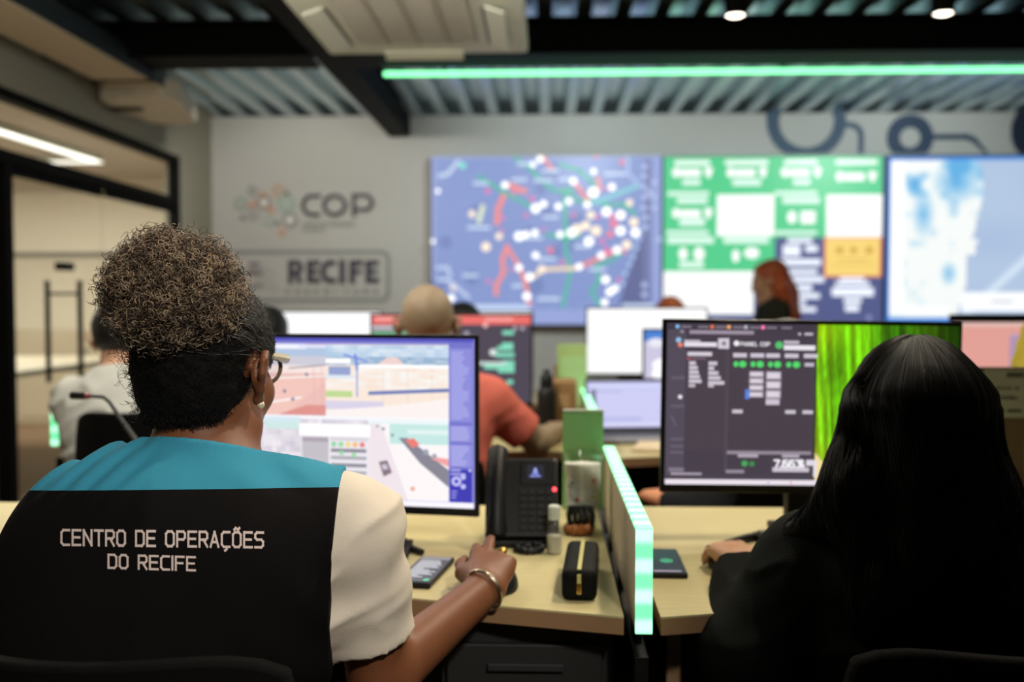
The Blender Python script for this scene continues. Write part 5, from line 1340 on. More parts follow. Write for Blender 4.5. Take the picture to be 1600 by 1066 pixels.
def person(label, j, girth=(1, 1), skin_m=None, shirt=None, sleeve_t=0.6, trousers=None, hair=None, hair_fn=None, res=0.01, group=None, hs=1.0, hyaw=0.0, hpitch=0.0, standing=False, loose=0.012, cloth_noise=0.004, fat=1.0):
    skin_m = skin_m or SK_TAN
    tp, M = torso_prims(j, girth)
    Hm = (Matrix.Rotation(hyaw, 3, 'Z') @ Matrix.Rotation(hpitch, 3, 'X'))
    hc = Vector(j['head'])
    hp = head_prims(hc, Hm, hs)
    neck = [(rc(Vector(j['neck']) - Vector((0, 0, 0.03)), hc + Hm @ Vector((0, -0.02, -0.06)) * hs, 0.058, 0.053), 0.03)]
    body = union(hp + neck + tp + arm_prims(j, fat) + leg_prims(j) + foot_prims(j), 0.02)
    pts = [Vector(v) for k, v in j.items() if k in ('pelvis', 'neck', 'head', 'sl', 'sr', 'el', 'er', 'wl', 'wr', 'hipl', 'hipr', 'kneel', 'kneer', 'anklel', 'ankler')]
    lo = Vector([min(p[i] for p in pts) - 0.22 for i in range(3)]); hi = Vector([max(p[i] for p in pts) + 0.24 for i in range(3)])
    lo.z = max(lo.z, -0.02)
    me = person_mesh('person', body, lo, hi, res)
    base = (j['pelvis'][0], j['pelvis'][1], 0)
    root = link_mesh('person', me, skin_m, smooth=True, loc=base)
    tag(root, label, 'person', group)
    tt = tp + [(p, 0.04) for p in (sleeve(j['sl'], j['el'], sleeve_t, 0.055, 0.047), sleeve(j['sr'], j['er'], sleeve_t, 0.055, 0.047))] if sleeve_t <= 1 else None
    if sleeve_t > 1:
        tt = tp + [(rc(j['s' + s], j['e' + s], 0.055, 0.048), 0.03) for s in 'lr'] + [(sleeve(j['e' + s], j['w' + s], sleeve_t - 1, 0.048, 0.034), 0.03) for s in 'lr']
    base_f = union(tt, 0.03)
    N = Vector(j['neck']); up = (N - Vector(j['pelvis'])).normalized()
    P0 = Vector(j['pelvis'])
    def shirt_f(P):
        d = base_f(P) - loose
        if cloth_noise:
            q = P * np.array([1.0, 1.0, 0.45], dtype=np.float32)
            qf = np.stack([P[:, 0] * 7 + P[:, 2] * 9, P[:, 1] * 8, P[:, 2] * 19 - P[:, 0] * 11], 1).astype(np.float32)
            n = vnoise(qf + 0.5 * vnoise(P, 13, 6)[:, None], 1.0, 3); rid = (1 - np.abs(2 * n - 1)) ** 2
            w = np.ones(len(P), dtype=np.float32)
            if sleeve_t <= 1:
                for s in 'lr':
                    a_, b_ = Vector(j['s' + s]), Vector(j['e' + s]); e_ = a_ + (b_ - a_) * sleeve_t; dr_ = A3((b_ - a_).normalized())
                    q_ = P - A3(e_); ds_ = np.abs(q_ @ dr_); near = np.linalg.norm(q_, axis=1) < 0.11
                    w = np.where(near, np.minimum(w, np.clip((ds_ - 0.012) / 0.035, 0, 1)), w)
            d = d - w * cloth_noise * (rid - 0.35) + w * cloth_noise * 0.25 * (vnoise(q, 22, 5) - 0.5)
        d = np.maximum(d, (P - A3(N + up * 0.035)) @ A3(up))
        d = np.maximum(d, (A3(P0 - up * 0.07) - P) @ A3(up))
        return d
    if shirt:
        me = person_mesh('shirt', shirt_f, lo, hi, res); sh = link_mesh('shirt', me, shirt, root, world=True, smooth=True)
    if trousers:
        lp = union(leg_prims(j) + [(ell(P0, (0.175 * girth[0], 0.13, 0.12)), 0.05)], 0.03)
        me = person_mesh('trousers', lambda P: np.maximum(lp(P) - 0.012, P[:, 2] - P0.z - 0.05), lo, hi, max(res, 0.010)); link_mesh('trousers', me, trousers, root, world=True, smooth=True)
        sp = union(foot_prims(j), 0.02)
        me = person_mesh('shoes', lambda P: np.maximum(sp(P) - 0.008, 0.001 - P[:, 2]), lo, hi, max(res, 0.010)); link_mesh('shoes', me, mat('dark_shoes', (28, 26, 25), 0.5), root, world=True, smooth=True)
    if hair is not None:
        c = Vector((0, -0.012, 0.035)) * hs
        f0 = ell(hc + Hm @ c, [q * hs + 0.012 for q in (0.077, 0.099, 0.088)], Hm)
        nrm = Hm @ Vector((0, 0.79, -0.615)); p0 = hc + Hm @ Vector((0, 0.012, 0.006)) * hs
        low = hc + Hm @ Vector((0, 0, -0.072)) * hs; dn = Hm @ Vector((0, 0, -1))
        def hf(P):
            d = f0(P)
            d = np.maximum(d, (P - A3(p0)) @ A3(nrm)); d = np.maximum(d, (P - A3(low)) @ A3(dn))
            if hair_fn is not None:
                d = smin(d, hair_fn(P), 0.02)
            return d + 0.003 * (vnoise(P, 60, 8) - 0.5)
        ext = 0.2 if hair_fn is None else 0.34
        l2 = hc - Vector((0.2, 0.22, ext + 0.1)); h2 = hc + Vector((0.2, 0.2, 0.2))
        me = person_mesh('hair', hf, l2, h2, min(res, 0.007)); link_mesh('hair', me, hair, root, world=True, smooth=True)
    return root, Hm

# ---- woman with the curly puff and the vest
j = seated({'pelvis': (-0.545, 1.235, 0.565), 'neck': (-0.428, 1.255, 1.0), 'head': (-0.447, 1.30, 1.118),
     'sl': (-0.580, 1.235, 0.912), 'sr': (-0.262, 1.285, 0.914), 'el': (-0.70, 1.40, 0.70), 'er': (-0.222, 1.335, 0.697),
     'wl': (-0.56, 1.62, 0.772), 'wr': (-0.092, 1.515, 0.768), 'fr': (0.08, 1.0, 0.27), 'ur': (0.16, 0.0, 1), 'fl': (0.3, 1, 0.05),
     'curlr': (0.40, 0.26, 0.42, 0.5), 'liftr': (0.10, 0.28, 0.05, 0.0), 'curll': (0.3, 0.3, 0.3, 0.35), 'hand': 1.0})
W1_SHIRT = cloth('white_cotton', (232, 220, 202), 0.10)
w1, Hm1 = person('person with a grey-brown curly hair puff, glasses, teal and black vest, hand on mouse', j, (1.2, 1.1), SK_W1, shirt=W1_SHIRT, sleeve_t=0.67, trousers=cloth('dark_denim', (34, 38, 48)), hair=None, res=0.0048, hs=0.95, hyaw=R(-11), hpitch=R(-4), loose=0.010, cloth_noise=0.013)
hc = Vector(j['head']); hs = 0.95
HL = lambda x, y, z: hc + Hm1 @ (Vector((x, y, z)) * hs)
# vest
tp, Mt = torso_prims(j, (1.22, 1.12))
vf0 = union(tp, 0.03)
N = Vector(j['neck']); P0 = Vector(j['pelvis']); up = (N - P0).normalized()
neckf = rc(N - Vector((0, 0, 0.02)), hc + Vector((0, 0, -0.06)), 0.060, 0.058)
collar = cut(cut(rc(N + Vector((-0.004, -0.004, -0.03)), N + Vector((-0.008, 0.018, 0.08)), 0.071, 0.068), N + Vector((0, -0.07, 0.047)), (0.10, 0.30, 1)), N - Vector((0, 0, 0.02)), (0, 0, -1))
def vest_f(P):
    d = vf0(P) - 0.022
    x = P[:, 0]; z = P[:, 2]
    n = vnoise(P * np.array([1, 1, 0.35], dtype=np.float32), 11, 21)
    d = d + 0.006 * (np.abs(2 * n - 1) - 0.4)
    # slanting drapes that run from the shoulder blade to the right hip, pleats of the left shoulder
    dr = np.sin((x * 0.85 + z * 0.55) * 95 + 3 * vnoise(P, 6, 9))
    d = d + 0.0028 * dr * np.clip((0.93 - z) * 6, 0, 1) * np.clip((x + 0.46) * 5, 0, 1)
    pl = np.sin((x * 0.9 - z * 0.75) * 210 + 2.5 * vnoise(P, 9, 12))
    d = d + 0.0038 * pl * np.clip((z - 0.965) * 30, 0, 1) * np.clip((-0.46 - x) * 14, 0, 1)
    p2 = np.sin((x * 0.8 + z * 0.9) * 150 + 3 * vnoise(P, 8, 14)); d = d + 0.0022 * p2 * np.clip((z - 0.965) * 30, 0, 1) * np.clip((x + 0.39) * 14, 0, 1)
    d = smin(d, collar(P), 0.016)
    d = np.maximum(d, -(neckf(P) - 0.004))
    d = np.maximum(d, (P - A3(N + Vector((0, -0.07, 0.047)))) @ A3(Vector((0.10, 0.30, 1)).normalized()))
    d = np.maximum(d, (P - A3((-0.262, 1.25, 0.95))) @ A3(Vector((1.0, 0.08, -0.06)).normalized()))
    d = np.maximum(d, (P - A3((-0.735, 1.25, 0.95))) @ A3((-1, 0, 0)))
    d = np.maximum(d, 0.50 - z)
    return d
V, F = sdf_mesh(vest_f, (-0.84, 1.0, 0.46), (-0.16, 1.56, 1.12), 0.0042)
me = fast_mesh('vest', V, F)
bm = bmesh.new(); bm.from_mesh(me)
seam_p = Vector((-0.43, 1.12, 0.9945)); seam_n = Vector((-0.015, 0.17, 1.0)).normalized()
bvh_vest = BVHTree.FromBMesh(bm)
bm2 = bm.copy()
bmesh.ops.bisect_plane(bm, geom=bm.verts[:] + bm.edges[:] + bm.faces[:], plane_co=seam_p, plane_no=seam_n, clear_inner=True)
bmesh.ops.bisect_plane(bm2, geom=bm2.verts[:] + bm2.edges[:] + bm2.faces[:], plane_co=seam_p, plane_no=seam_n, clear_outer=True)
M_teal = cloth('teal_vest_cloth', (62, 150, 178), 0.12)
M_vblack = cloth('black_vest_cloth', (15, 13, 13), 0.10)
bpy.data.meshes.remove(me)
def from_bm(name, bb, m, parent):
    me = bpy.data.meshes.new(name); bb.to_mesh(me); bb.free()
    return link_mesh(name, me, m, parent, world=True, smooth=True)
yoke = from_bm('vest_yoke', bm, M_teal, w1); vb = from_bm('vest_panel', bm2, M_vblack, w1)
vb['label'] = 'black vest back with pale printed lettering'; yoke['label'] = 'teal vest yoke'
# stitched piping along the seam, and lettering laid on the back
def on_vest(px, py, lift=0.0006):
    o = Vector((0, 0, CAM_Z)); d = ray(px, py).normalized()
    h, n, i, ds = bvh_vest.ray_cast(o, d)
    return None if h is None else h - d * lift * 1.5
def lettering(lines, m, name, parent):
    b = BM(); cnt = 0
    for txt, x0, y0, x1, y1, hh in lines:
        w = text_width(txt); ux = (x1 - x0) / w; k = (y1 - y0) / (x1 - x0)
        for st in text_strokes(txt):
            for i in range(len(st) - 1):
                q = stroke_quads([st[i], st[i + 1]], 1.02, 0.5)
                for quad in q:
                    cnt = (cnt + 1) % 40
                    n_ = max(2, int(math.hypot(quad[1][0] - quad[0][0], quad[1][1] - quad[0][1]) * 1.5))
                    prev = None
                    for s_ in range(n_ + 1):
                        t_ = s_ / n_; row = []
                        for A_, B_ in ((quad[0], quad[1]), (quad[3], quad[2])):
                            gx = A_[0] + (B_[0] - A_[0]) * t_; gy = A_[1] + (B_[1] - A_[1]) * t_
                            X = x0 + gx * ux; Y = y0 + (X - x0) * k - gy * hh / 6.0
                            p = on_vest(X, Y, 0.0006 + cnt * 0.000012)
                            row.append(None if p is None else b.verts.new(p))
                        if prev and None not in prev and None not in row: b.faces.new((prev[0], row[0], row[1], prev[1]))
                        prev = row
    return obj(name, b, m, parent, world=True)
lettering([('CENTRO DE OPERA\u00c7\u00d5ES', 96, 851.5, 411, 855.5, 23.0), ('DO RECIFE', 169.5, 887.5, 304.5, 891.5, 20.5)], mat('pale_print', (224, 204, 196), 0.7), 'lettering', vb)
# head cap of short dark hair, pulled up towards the puff
c0 = HL(0, -0.012, 0.035)
f0 = ell(c0, [q * hs + 0.011 for q in (0.077, 0.099, 0.088)], Hm1)
f1 = ell(HL(0, -0.060, -0.03), (0.060, 0.040, 0.055), Hm1)
nrm = Hm1 @ Vector((0, 0.79, -0.615)); p0h = HL(0, 0.016, 0.004); lowp = HL(0, 0, -0.064)
earR = [ell(HL(q * 0.088, -0.008, 0.0), (0.02, 0.036, 0.040), Hm1) for q in (-1, 1)]
def cap_f(P):
    d = smin(f0(P), f1(P), 0.03)
    d = np.maximum(d, (P - A3(p0h)) @ A3(nrm)); d = np.maximum(d, (A3(lowp) - P)[:, 2])
    for e in earR: d = np.maximum(d, -e(P))
    return d + 0.0035 * (vnoise(P, 85, 8) - 0.5) + 0.002 * (vnoise(P, 190, 9) - 0.5)
l2 = hc - Vector((0.16, 0.18, 0.14)); h2 = hc + Vector((0.16, 0.16, 0.18))
cap = link_mesh('hair', person_mesh('hair', cap_f, l2, h2, 0.0035), mat('short_black_hair', (10, 9, 8), 0.75, spec=0.15, bump=0.5, bscale=260), w1, world=True, smooth=True)
cap['label'] = 'short dark hair pulled up into a curly grey-brown puff'
# puff: dark inner core and thousands of fine curls
PC = np.array([-0.461, 1.222, 1.221]); PR = np.array([0.073, 0.070, 0.069])
core = ell(PC, PR * 0.86)
core2 = rc(PC + np.array([0.0, 0.01, -0.02]), tuple(HL(0.0, -0.03, 0.08)), 0.056, 0.06)
cm = person_mesh('hair_puff', lambda P: smin(core(P), core2(P), 0.03) + 0.022 * (vnoise(P, 42, 31) - 0.5) + 0.01 * (vnoise(P, 95, 33) - 0.5), PC - 0.16, PC + 0.16, 0.004)
link_mesh('puff_core', cm, mat('dark_brown_hair', (30, 22, 17), 0.7, noise=0.3, nscale=90, bump=0.8, bscale=220), cap, world=True, smooth=True)
n = 10500
u = rng.normal(size=(n, 3)); u /= np.linalg.norm(u, axis=1, keepdims=True)
lump = 1.0 + 0.13 * (vnoise(u.astype(np.float32) + 3, 2.6, 5) - 0.5) * 2
rad = (0.80 + 0.26 * rng.random(n) ** 0.8) * lump
root_ = PC + u * PR * rad[:, None]
k = 26; tt = np.linspace(0, 1, k)
ax = u * 0.5 + rng.normal(size=(n, 3)) * 0.75 + np.array([0, 0, -0.18]); ax /= np.linalg.norm(ax, axis=1, keepdims=True)
e1 = np.cross(ax, rng.normal(size=(n, 3))); e1 /= np.linalg.norm(e1, axis=1, keepdims=True); e2 = np.cross(ax, e1)
ln_ = rng.uniform(0.010, 0.026, n); cr = rng.uniform(0.0022, 0.0062, n) ; tn = rng.uniform(1.2, 3.0, n); ph = rng.uniform(0, 6.28, n)
ang = 2 * math.pi * tn[:, None] * tt[None] + ph[:, None]
Cv = root_[:, None, :] + ax[:, None, :] * (ln_[:, None] * tt[None])[..., None] + (e1[:, None, :] * np.cos(ang)[..., None] + e2[:, None, :] * np.sin(ang)[..., None]) * (cr[:, None] * (0.5 + 0.5 * tt[None]))[..., None]
# locks that join the puff to the head and stray curls below it at the left
m_ = 420
base = np.array([HL(*q) for q in [(-0.082, -0.045, 0.045), (-0.085, -0.03, 0.03), (-0.080, -0.05, 0.055), (-0.088, -0.02, 0.0), (-0.084, -0.02, -0.04)]])
bi = rng.integers(0, len(base), m_); rt = base[bi] + rng.normal(size=(m_, 3)) * 0.012
ax2 = rng.normal(size=(m_, 3)) * 0.8 + np.array([-0.1, -0.5, 0.0]); ax2 /= np.linalg.norm(ax2, axis=1, keepdims=True)
f1_ = np.cross(ax2, rng.normal(size=(m_, 3))); f1_ /= np.linalg.norm(f1_, axis=1, keepdims=True); f2_ = np.cross(ax2, f1_)
an2 = 2 * math.pi * rng.uniform(0.8, 2.0, m_)[:, None] * tt[None]
Cv2 = rt[:, None] + ax2[:, None] * (rng.uniform(0.008, 0.02, m_)[:, None] * tt[None])[..., None] + (f1_[:, None] * np.cos(an2)[..., None] + f2_[:, None] * np.sin(an2)[..., None]) * (rng.uniform(0.002, 0.006, m_)[:, None] * np.ones((1, k)))[..., None]
cr_ = rng.uniform(0.00026, 0.00048, n); hf_ = n // 2
cl = tubes_mesh('curls', Cv[:hf_], cr_[:hf_], mat('dark_brown_curls', (70, 54, 42), 0.45, noise=0.4, nscale=26, spec=0.6), cap); cl['kind'] = 'stuff'
cl = tubes_mesh('lighter_curls', Cv[hf_:], cr_[hf_:], mat('grey_brown_curls', (176, 152, 124), 0.4, noise=0.5, nscale=26, spec=0.8), cap); cl['kind'] = 'stuff'
cl = tubes_mesh('short_curls', Cv2, rng.uniform(0.00024, 0.0004, m_), mat('dark_curls', (44, 34, 28), 0.5, noise=0.3, nscale=40), cap); cl['kind'] = 'stuff'
# pulled-back strands over the right side of the head
m_ = 1500
th = rng.uniform(0.12, 1.25, m_) * math.pi * 0.5; hgt = rng.uniform(-0.2, 1.0, m_)
s0 = np.stack([0.089 * np.cos(hgt * 1.25) * np.cos(th * 0.9), 0.11 * np.cos(hgt * 1.25) * np.sin(th * 0.9) * 0.6 - 0.012, 0.101 * np.sin(hgt * 1.25) + 0.035], 1)
s1 = np.array([-0.01, -0.06, 0.11]) + rng.normal(size=(m_, 3)) * 0.03
pth = s0[:, None] * (1 - tt[None, :, None] * 0.8) + s1[:, None] * (tt[None, :, None] * 0.8)
cc = np.array([0, -0.012, 0.035]); dv = pth - cc; ee = np.sqrt(((dv / (np.array([0.077, 0.099, 0.088]) + 0.0135)) ** 2).sum(-1, keepdims=True)); pth = cc + dv / ee
wob = np.sin(tt[None] * rng.uniform(20, 40, m_)[:, None] + rng.uniform(0, 6, m_)[:, None]) * 0.0012
pth = pth + wob[..., None] * rng.normal(size=(m_, 1, 3))
HM = np.array(Hm1); pw = pth * hs @ HM.T + np.array(hc)
tubes_mesh('strands', pw, rng.uniform(0.00022, 0.0004, m_), mat('grey_black_strands', (58, 56, 55), 0.45, noise=0.4, nscale=60), cap)['kind'] = 'stuff'

# soft fuzz over the short hair and along the nape
vv_ = np.array([tuple(v.co + w1.location) for v in cap.data.vertices]); nn_ = np.array([tuple(v.normal) for v in cap.data.vertices])
wgt = np.where(vv_[:, 2] < lowp.z + 0.014, 5.0, 1.0) * (vv_[:, 1] < hc.y + 0.03); wgt /= wgt.sum()
pick = rng.choice(len(vv_), 5200, p=wgt); tf = np.linspace(0, 1, 6)
low_ = (vv_[pick, 2] < lowp.z + 0.014)[:, None]
dir_ = nn_[pick] * 0.55 + rng.normal(size=(len(pick), 3)) * 0.5 + np.array([0, -0.1, 0]) + np.where(low_, np.array([0, 0, -1.0]), np.array([0, 0, 0.2]))
dir_[:, 1] = np.where(low_[:, 0], np.maximum(dir_[:, 1], -0.3), dir_[:, 1]); dir_ /= np.linalg.norm(dir_, axis=1, keepdims=True)
fz = vv_[pick][:, None] + nn_[pick][:, None] * 0.0004 + dir_[:, None] * (rng.uniform(0.003, 0.0085, len(pick))[:, None] * tf[None])[..., None]
tubes_mesh('short_hairs', fz, rng.uniform(0.0002, 0.00032, len(pick)), mat('fine_black_hairs', (20, 16, 14), 0.7, spec=0.2), cap)['kind'] = 'stuff'

# glasses, earring, bracelet, ring
gl = bpy.data.objects.new('glasses', None); COL.objects.link(gl); gl.parent = w1
for q in (-1, 1):
    b = BM(); tube(b, [HL(q * 0.079, -0.014, 0.016), HL(q * 0.081, 0.012, 0.024), HL(q * 0.077, 0.060, 0.022), HL(q * 0.072, 0.096, 0.020)], [0.0030, 0.0044, 0.0056, 0.0068], 8); obj('temple', b, mat('cream_acetate', (222, 206, 176), 0.3, coat=0.4), gl, world=True, smooth=True)
    rimp = [HL(q * (0.036 + 0.031 * math.cos(a)), 0.104 - 0.014 * (0.036 + 0.031 * math.cos(a)) / 0.07 , 0.008 + 0.024 * math.sin(a) * (1.0 if math.sin(a) > 0 else 1.1)) for a in [2 * math.pi * k_ / 26 for k_ in range(26)]]
    b = BM(); tube(b, rimp, 0.0030, 7, closed=True); obj('rim', b, mat('brown_acetate', (128, 106, 82), 0.3, coat=0.4), gl, world=True, smooth=True)
    b = BM(); c_ = sum(rimp, Vector()) / len(rimp); vv = [b.verts.new(p) for p in rimp]; b.faces.new(vv); obj('lens', b, glass_mat('lens_glass', (0.97, 0.97, 0.98), 0.2), gl, world=True)
b = BM(); tube(b, [HL(-0.010, 0.104, 0.014), HL(0, 0.107, 0.017), HL(0.010, 0.104, 0.014)], 0.0022, 7); obj('bridge', b, mat('dark_acetate', (60, 50, 44), 0.3), gl, world=True, smooth=True)
b = BM(); bmesh.ops.create_uvsphere(b, u_segments=16, v_segments=10, radius=0.0052, matrix=Matrix.Translation(HL(0.0835, -0.002, -0.044))); obj('earring', b, mat('pearl', (236, 220, 186), 0.2, 0.2, coat=0.6), w1, world=True, smooth=True)
wr = Vector(j['wr']); er = Vector(j['er']); fd = (wr - er).normalized()
def ring_rot(d): return d.to_track_quat('Z', 'Y').to_matrix()
b = BM(); rr_ = ring_rot((fd + Vector((0.05, 0.1, 0.0))).normalized()); tube(b, torus_pts(wr - fd * 0.004, 0.0315, 40, rr_, 0.0335), [0.0026] * 40, 8, closed=True)
tube(b, [p + fd * 0.0028 for p in torus_pts(wr - fd * 0.004, 0.0312, 40, rr_, 0.0332)], [0.0022] * 40, 8, closed=True); obj('bracelet', b, mat('silver_gold', (226, 214, 190), 0.25, 1.0), w1, world=True, smooth=True)
fr = Vector(j['fr']).normalized(); upr = Vector(j['ur']); upr = (upr - fr * upr.dot(fr)).normalized(); side = fr.cross(upr) * -1
mcp = wr + side * -0.010 + fr * 0.085 + upr * 0.006; dd = fr * math.cos(0.34) - upr * math.sin(0.34); pc = mcp + dd * 0.019
b = BM(); tube(b, torus_pts(pc, 0.0098, 24, ring_rot(dd)), 0.0016, 7, closed=True); bmesh.ops.create_uvsphere(b, u_segments=14, v_segments=8, radius=0.0072, matrix=Matrix.Translation(pc + upr * 0.011 - side * 0.004)); obj('ring', b, M_gold, w1, world=True, smooth=True)
office_chair('black office chair of the curly-haired woman in the front row', -0.47, 1.25, R(-4), top=0.848, hw=0.235)

# ---- woman with long black hair
j2 = seated({'pelvis': (0.585, 1.43, 0.545), 'neck': (0.565, 1.475, 0.905), 'head': (0.548, 1.50, 1.03),
      'sl': (0.398, 1.50, 0.812), 'sr': (0.752, 1.475, 0.818), 'el': (0.300, 1.485, 0.672), 'er': (0.87, 1.58, 0.65),
      'wl': (0.340, 1.665, 0.772), 'wr': (0.76, 1.80, 0.772), 'fl': (-0.25, 1, 0.0), 'fr': (-0.2, 1, 0.0), 'curll': (0.35, 0.32, 0.36, 0.4), 'hand': 0.95})
w2, Hm2 = person('person with long straight black hair in a black sweatshirt, seen from behind', j2, (1.1, 1.05), SK_LIGHT, shirt=cloth('black_sweatshirt', (15, 18, 17), 0.4), sleeve_t=1.80, trousers=cloth('dark_trousers', (26, 27, 30)), res=0.0056, hs=0.95, hyaw=R(4), hpitch=R(-6), loose=0.016, cloth_noise=0.010)
h2c = Vector(j2['head'])
hp2 = [(ell(h2c + Vector((0, -0.012, 0.033)), (0.088, 0.108, 0.098)), 0.03)]
def lock(a, b_, ra, rb): return (rc(a, b_, ra, rb), 0.04)
hp2 += [lock((0.470, 1.47, 1.055), (0.452, 1.455, 0.96), 0.034, 0.036), lock((0.452, 1.455, 0.96), (0.425, 1.45, 0.900), 0.034, 0.030), lock((0.425, 1.45, 0.905), (0.372, 1.47, 0.872), 0.028, 0.020), lock((0.45, 1.43, 0.93), (0.46, 1.375, 0.78), 0.040, 0.04),
        lock((0.54, 1.42, 1.05), (0.54, 1.375, 0.88), 0.070, 0.062), lock((0.54, 1.375, 0.88), (0.56, 1.335, 0.66), 0.06, 0.045),
        lock((0.612, 1.46, 1.055), (0.616, 1.425, 0.93), 0.040, 0.046), lock((0.616, 1.425, 0.93), (0.640, 1.355, 0.80), 0.048, 0.040), lock((0.636, 1.36, 0.80), (0.645, 1.33, 0.62), 0.042, 0.028), lock((0.47, 1.375, 0.80), (0.50, 1.335, 0.63), 0.042, 0.028)]
hf2 = union(hp2, 0.03)
facec = ell(h2c + Hm2 @ Vector((0, 0.085, -0.04)), (0.07, 0.06, 0.11), Hm2)
def hair2(P):
    d = hf2(P)
    a = np.arctan2(P[:, 0] - 0.55, -(P[:, 1] - 1.47))
    d = d + 0.0010 * np.sin(a * 26 + 4 * vnoise(P, 7, 2)) + 0.0008 * np.sin(a * 71 + P[:, 2] * 9)
    return np.maximum(d, -facec(P))
hair_o = link_mesh('hair', person_mesh('hair', hair2, (0.30, 1.22, 0.56), (0.76, 1.66, 1.22), 0.0055), mat('long_black_hair', (7, 6, 6), 0.5, spec=0.22, noise=0.2, nscale=50, stretch=(1, 1, 0.1)), w2, world=True, smooth=True)
hair_o['label'] = 'long straight black hair'
bvh_h = BVHTree.FromPolygons([v.co + w2.location for v in hair_o.data.vertices], [tuple(p.vertices) for p in hair_o.data.polygons])
curves = []; kk = 26
for q in range(1700):
    a = random.uniform(-2.2, 2.2); z1 = 1.03; pts = []
    zend = random.uniform(0.60, 0.80) if abs(a) < 1.2 else random.uniform(0.68, 0.95)
    rj = random.uniform(-0.0006, 0.0016); dx = random.uniform(-0.02, 0.02)
    for s_ in range(kk):
        f_ = s_ / (kk - 1)
        if f_ < 0.3:
            g_ = f_ / 0.3; el_ = (1 - g_) * 1.45 + g_ * 0.05
            o = h2c + Vector((0, -0.012, 0.033)); d = Vector((math.sin(a) * math.cos(el_), -math.cos(a) * math.cos(el_), math.sin(el_)))
        else:
            g_ = (f_ - 0.3) / 0.7; z = 1.062 + (zend - 1.062) * g_
            o = Vector((0.548 + 0.02 * g_ + dx * g_, 1.475 - 0.10 * g_, z)); d = Vector((math.sin(a), -math.cos(a), 0))
        h, n_, i_, ds = bvh_h.ray_cast(o + d * 0.4, -d)
        if h is None: break
        pts.append(h + n_ * (0.0006 + rj))
    if len(pts) == kk: curves.append([tuple(p) for p in pts])
tubes_mesh('strands', np.array(curves), rng.uniform(0.00025, 0.0006, len(curves)), mat('black_strands', (12, 10, 9), 0.45, spec=0.25), hair_o)['kind'] = 'stuff'
office_chair('black office chair of the black-haired woman in the front row', 0.575, 1.43, R(2), top=0.80, hw=0.225, seat=0.44)

# ---- man in the coral shirt
j3 = seated({'pelvis': (-0.345, 2.90, 0.565), 'neck': (-0.35, 2.985, 1.015), 'head': (-0.357, 3.02, 1.138), 'sl': (-0.525, 2.98, 0.915), 'sr': (-0.178, 2.99, 0.912),
      'el': (-0.60, 3.12, 0.775), 'er': (-0.028, 3.06, 0.782), 'wl': (-0.45, 3.35, 0.775), 'wr': (0.035, 3.29, 0.785), 'fr': (0.1, 1, 0)})
person('bald man in a coral shirt sitting behind the camera-picture monitor, seen from behind', j3, (1.08, 1.08), mat('shaved_head_skin', (150, 128, 102), 0.55, noise=0.1, nscale=20), shirt=cloth('coral_knit', (214, 112, 96), 0.3), sleeve_t=0.72, trousers=cloth('dark_trousers', (26, 27, 30)), res=0.009, hs=1.02, hyaw=R(2), loose=0.014)
office_chair('black office chair of the man in the coral shirt', -0.35, 2.90, 0, top=0.80, hw=0.2)

# ---- man in the white shirt at the left
j4 = seated({'pelvis': (-1.34, 3.16, 0.565), 'neck': (-1.405, 3.25, 0.965), 'head': (-1.428, 3.30, 1.085), 'sl': (-1.565, 3.27, 0.875), 'sr': (-1.215, 3.24, 0.87),
      'el': (-1.56, 3.38, 0.70), 'er': (-1.10, 3.40, 0.70), 'wl': (-1.46, 3.62, 0.775), 'wr': (-1.25, 3.62, 0.775)})
person('man with short dark hair in a white shirt at the left, seen from behind', j4, (1.12, 1.1), SK_LIGHT, shirt=cloth('off_white_shirt', (196, 196, 188), 0.3), sleeve_t=0.8, trousers=cloth('dark_trousers', (26, 27, 30)), hair=M_dkhair, res=0.010, hs=1.0, hyaw=R(8), hpitch=R(-8), loose=0.02, cloth_noise=0.012)
office_chair('black office chair of the man in the white shirt at the left', -1.205, 3.14, R(-6), top=0.885, hw=0.21)

# ---- two dark-haired people in the third row
def back_person(label, x, y, top, shirt, hair, skin_m=SK_TAN, hyaw=0.0, hair_fn=None, face=1, hs=0.98):
    c = top - 0.135 * hs
    jj = seated({'pelvis': (x, y - 0.06 * face, 0.55), 'neck': (x, y - 0.03 * face, c - 0.122), 'head': (x, y, c), 'sl': (x - 0.18 * face, y - 0.02, c - 0.21), 'sr': (x + 0.18 * face, y - 0.02, c - 0.21),
        'el': (x - 0.25 * face, y + 0.10 * face, c - 0.40), 'er': (x + 0.25 * face, y + 0.10 * face, c - 0.40), 'wl': (x - 0.14 * face, y + 0.36 * face, 0.775), 'wr': (x + 0.14 * face, y + 0.36 * face, 0.775),
        'yaw': 0 if face == 1 else math.pi})
    return person(label, jj, (1, 1), skin_m, shirt=shirt, sleeve_t=0.8, trousers=cloth('dark_trousers', (26, 27, 30)), hair=hair, res=0.014, hs=hs, hyaw=hyaw if face == 1 else hyaw + math.pi, hair_fn=hair_fn)
DKC = cloth('dark_grey_shirt', (36, 38, 42))
back_person('dark-haired person before the white monitor below the framed wall lettering', -1.185, 4.22, 1.195, DKC, M_dkhair)
office_chair('black office chair in the third row, left, under the dark-haired person', -1.185, 4.10, 0, top=0.80, arms=False)
back_person('dark-haired person before the green-edged white monitor, behind the bald man', -0.352, 4.25, 1.212, cloth('navy_shirt', (30, 34, 50)), M_dkhair)
office_chair('black office chair in the third row behind the bald man', -0.36, 4.12, 0, top=0.80, arms=False)
office_chair('empty black office chair before the blank white monitor by the laptop', 0.535, 4.32, R(12), top=1.02, hw=0.19)
M_brhair = mat('orange_lit_brown_hair', (176, 92, 44), 0.5, noise=0.3, nscale=40, bump=0.5, bscale=120)  # brown hair with the orange light on it put into the colour
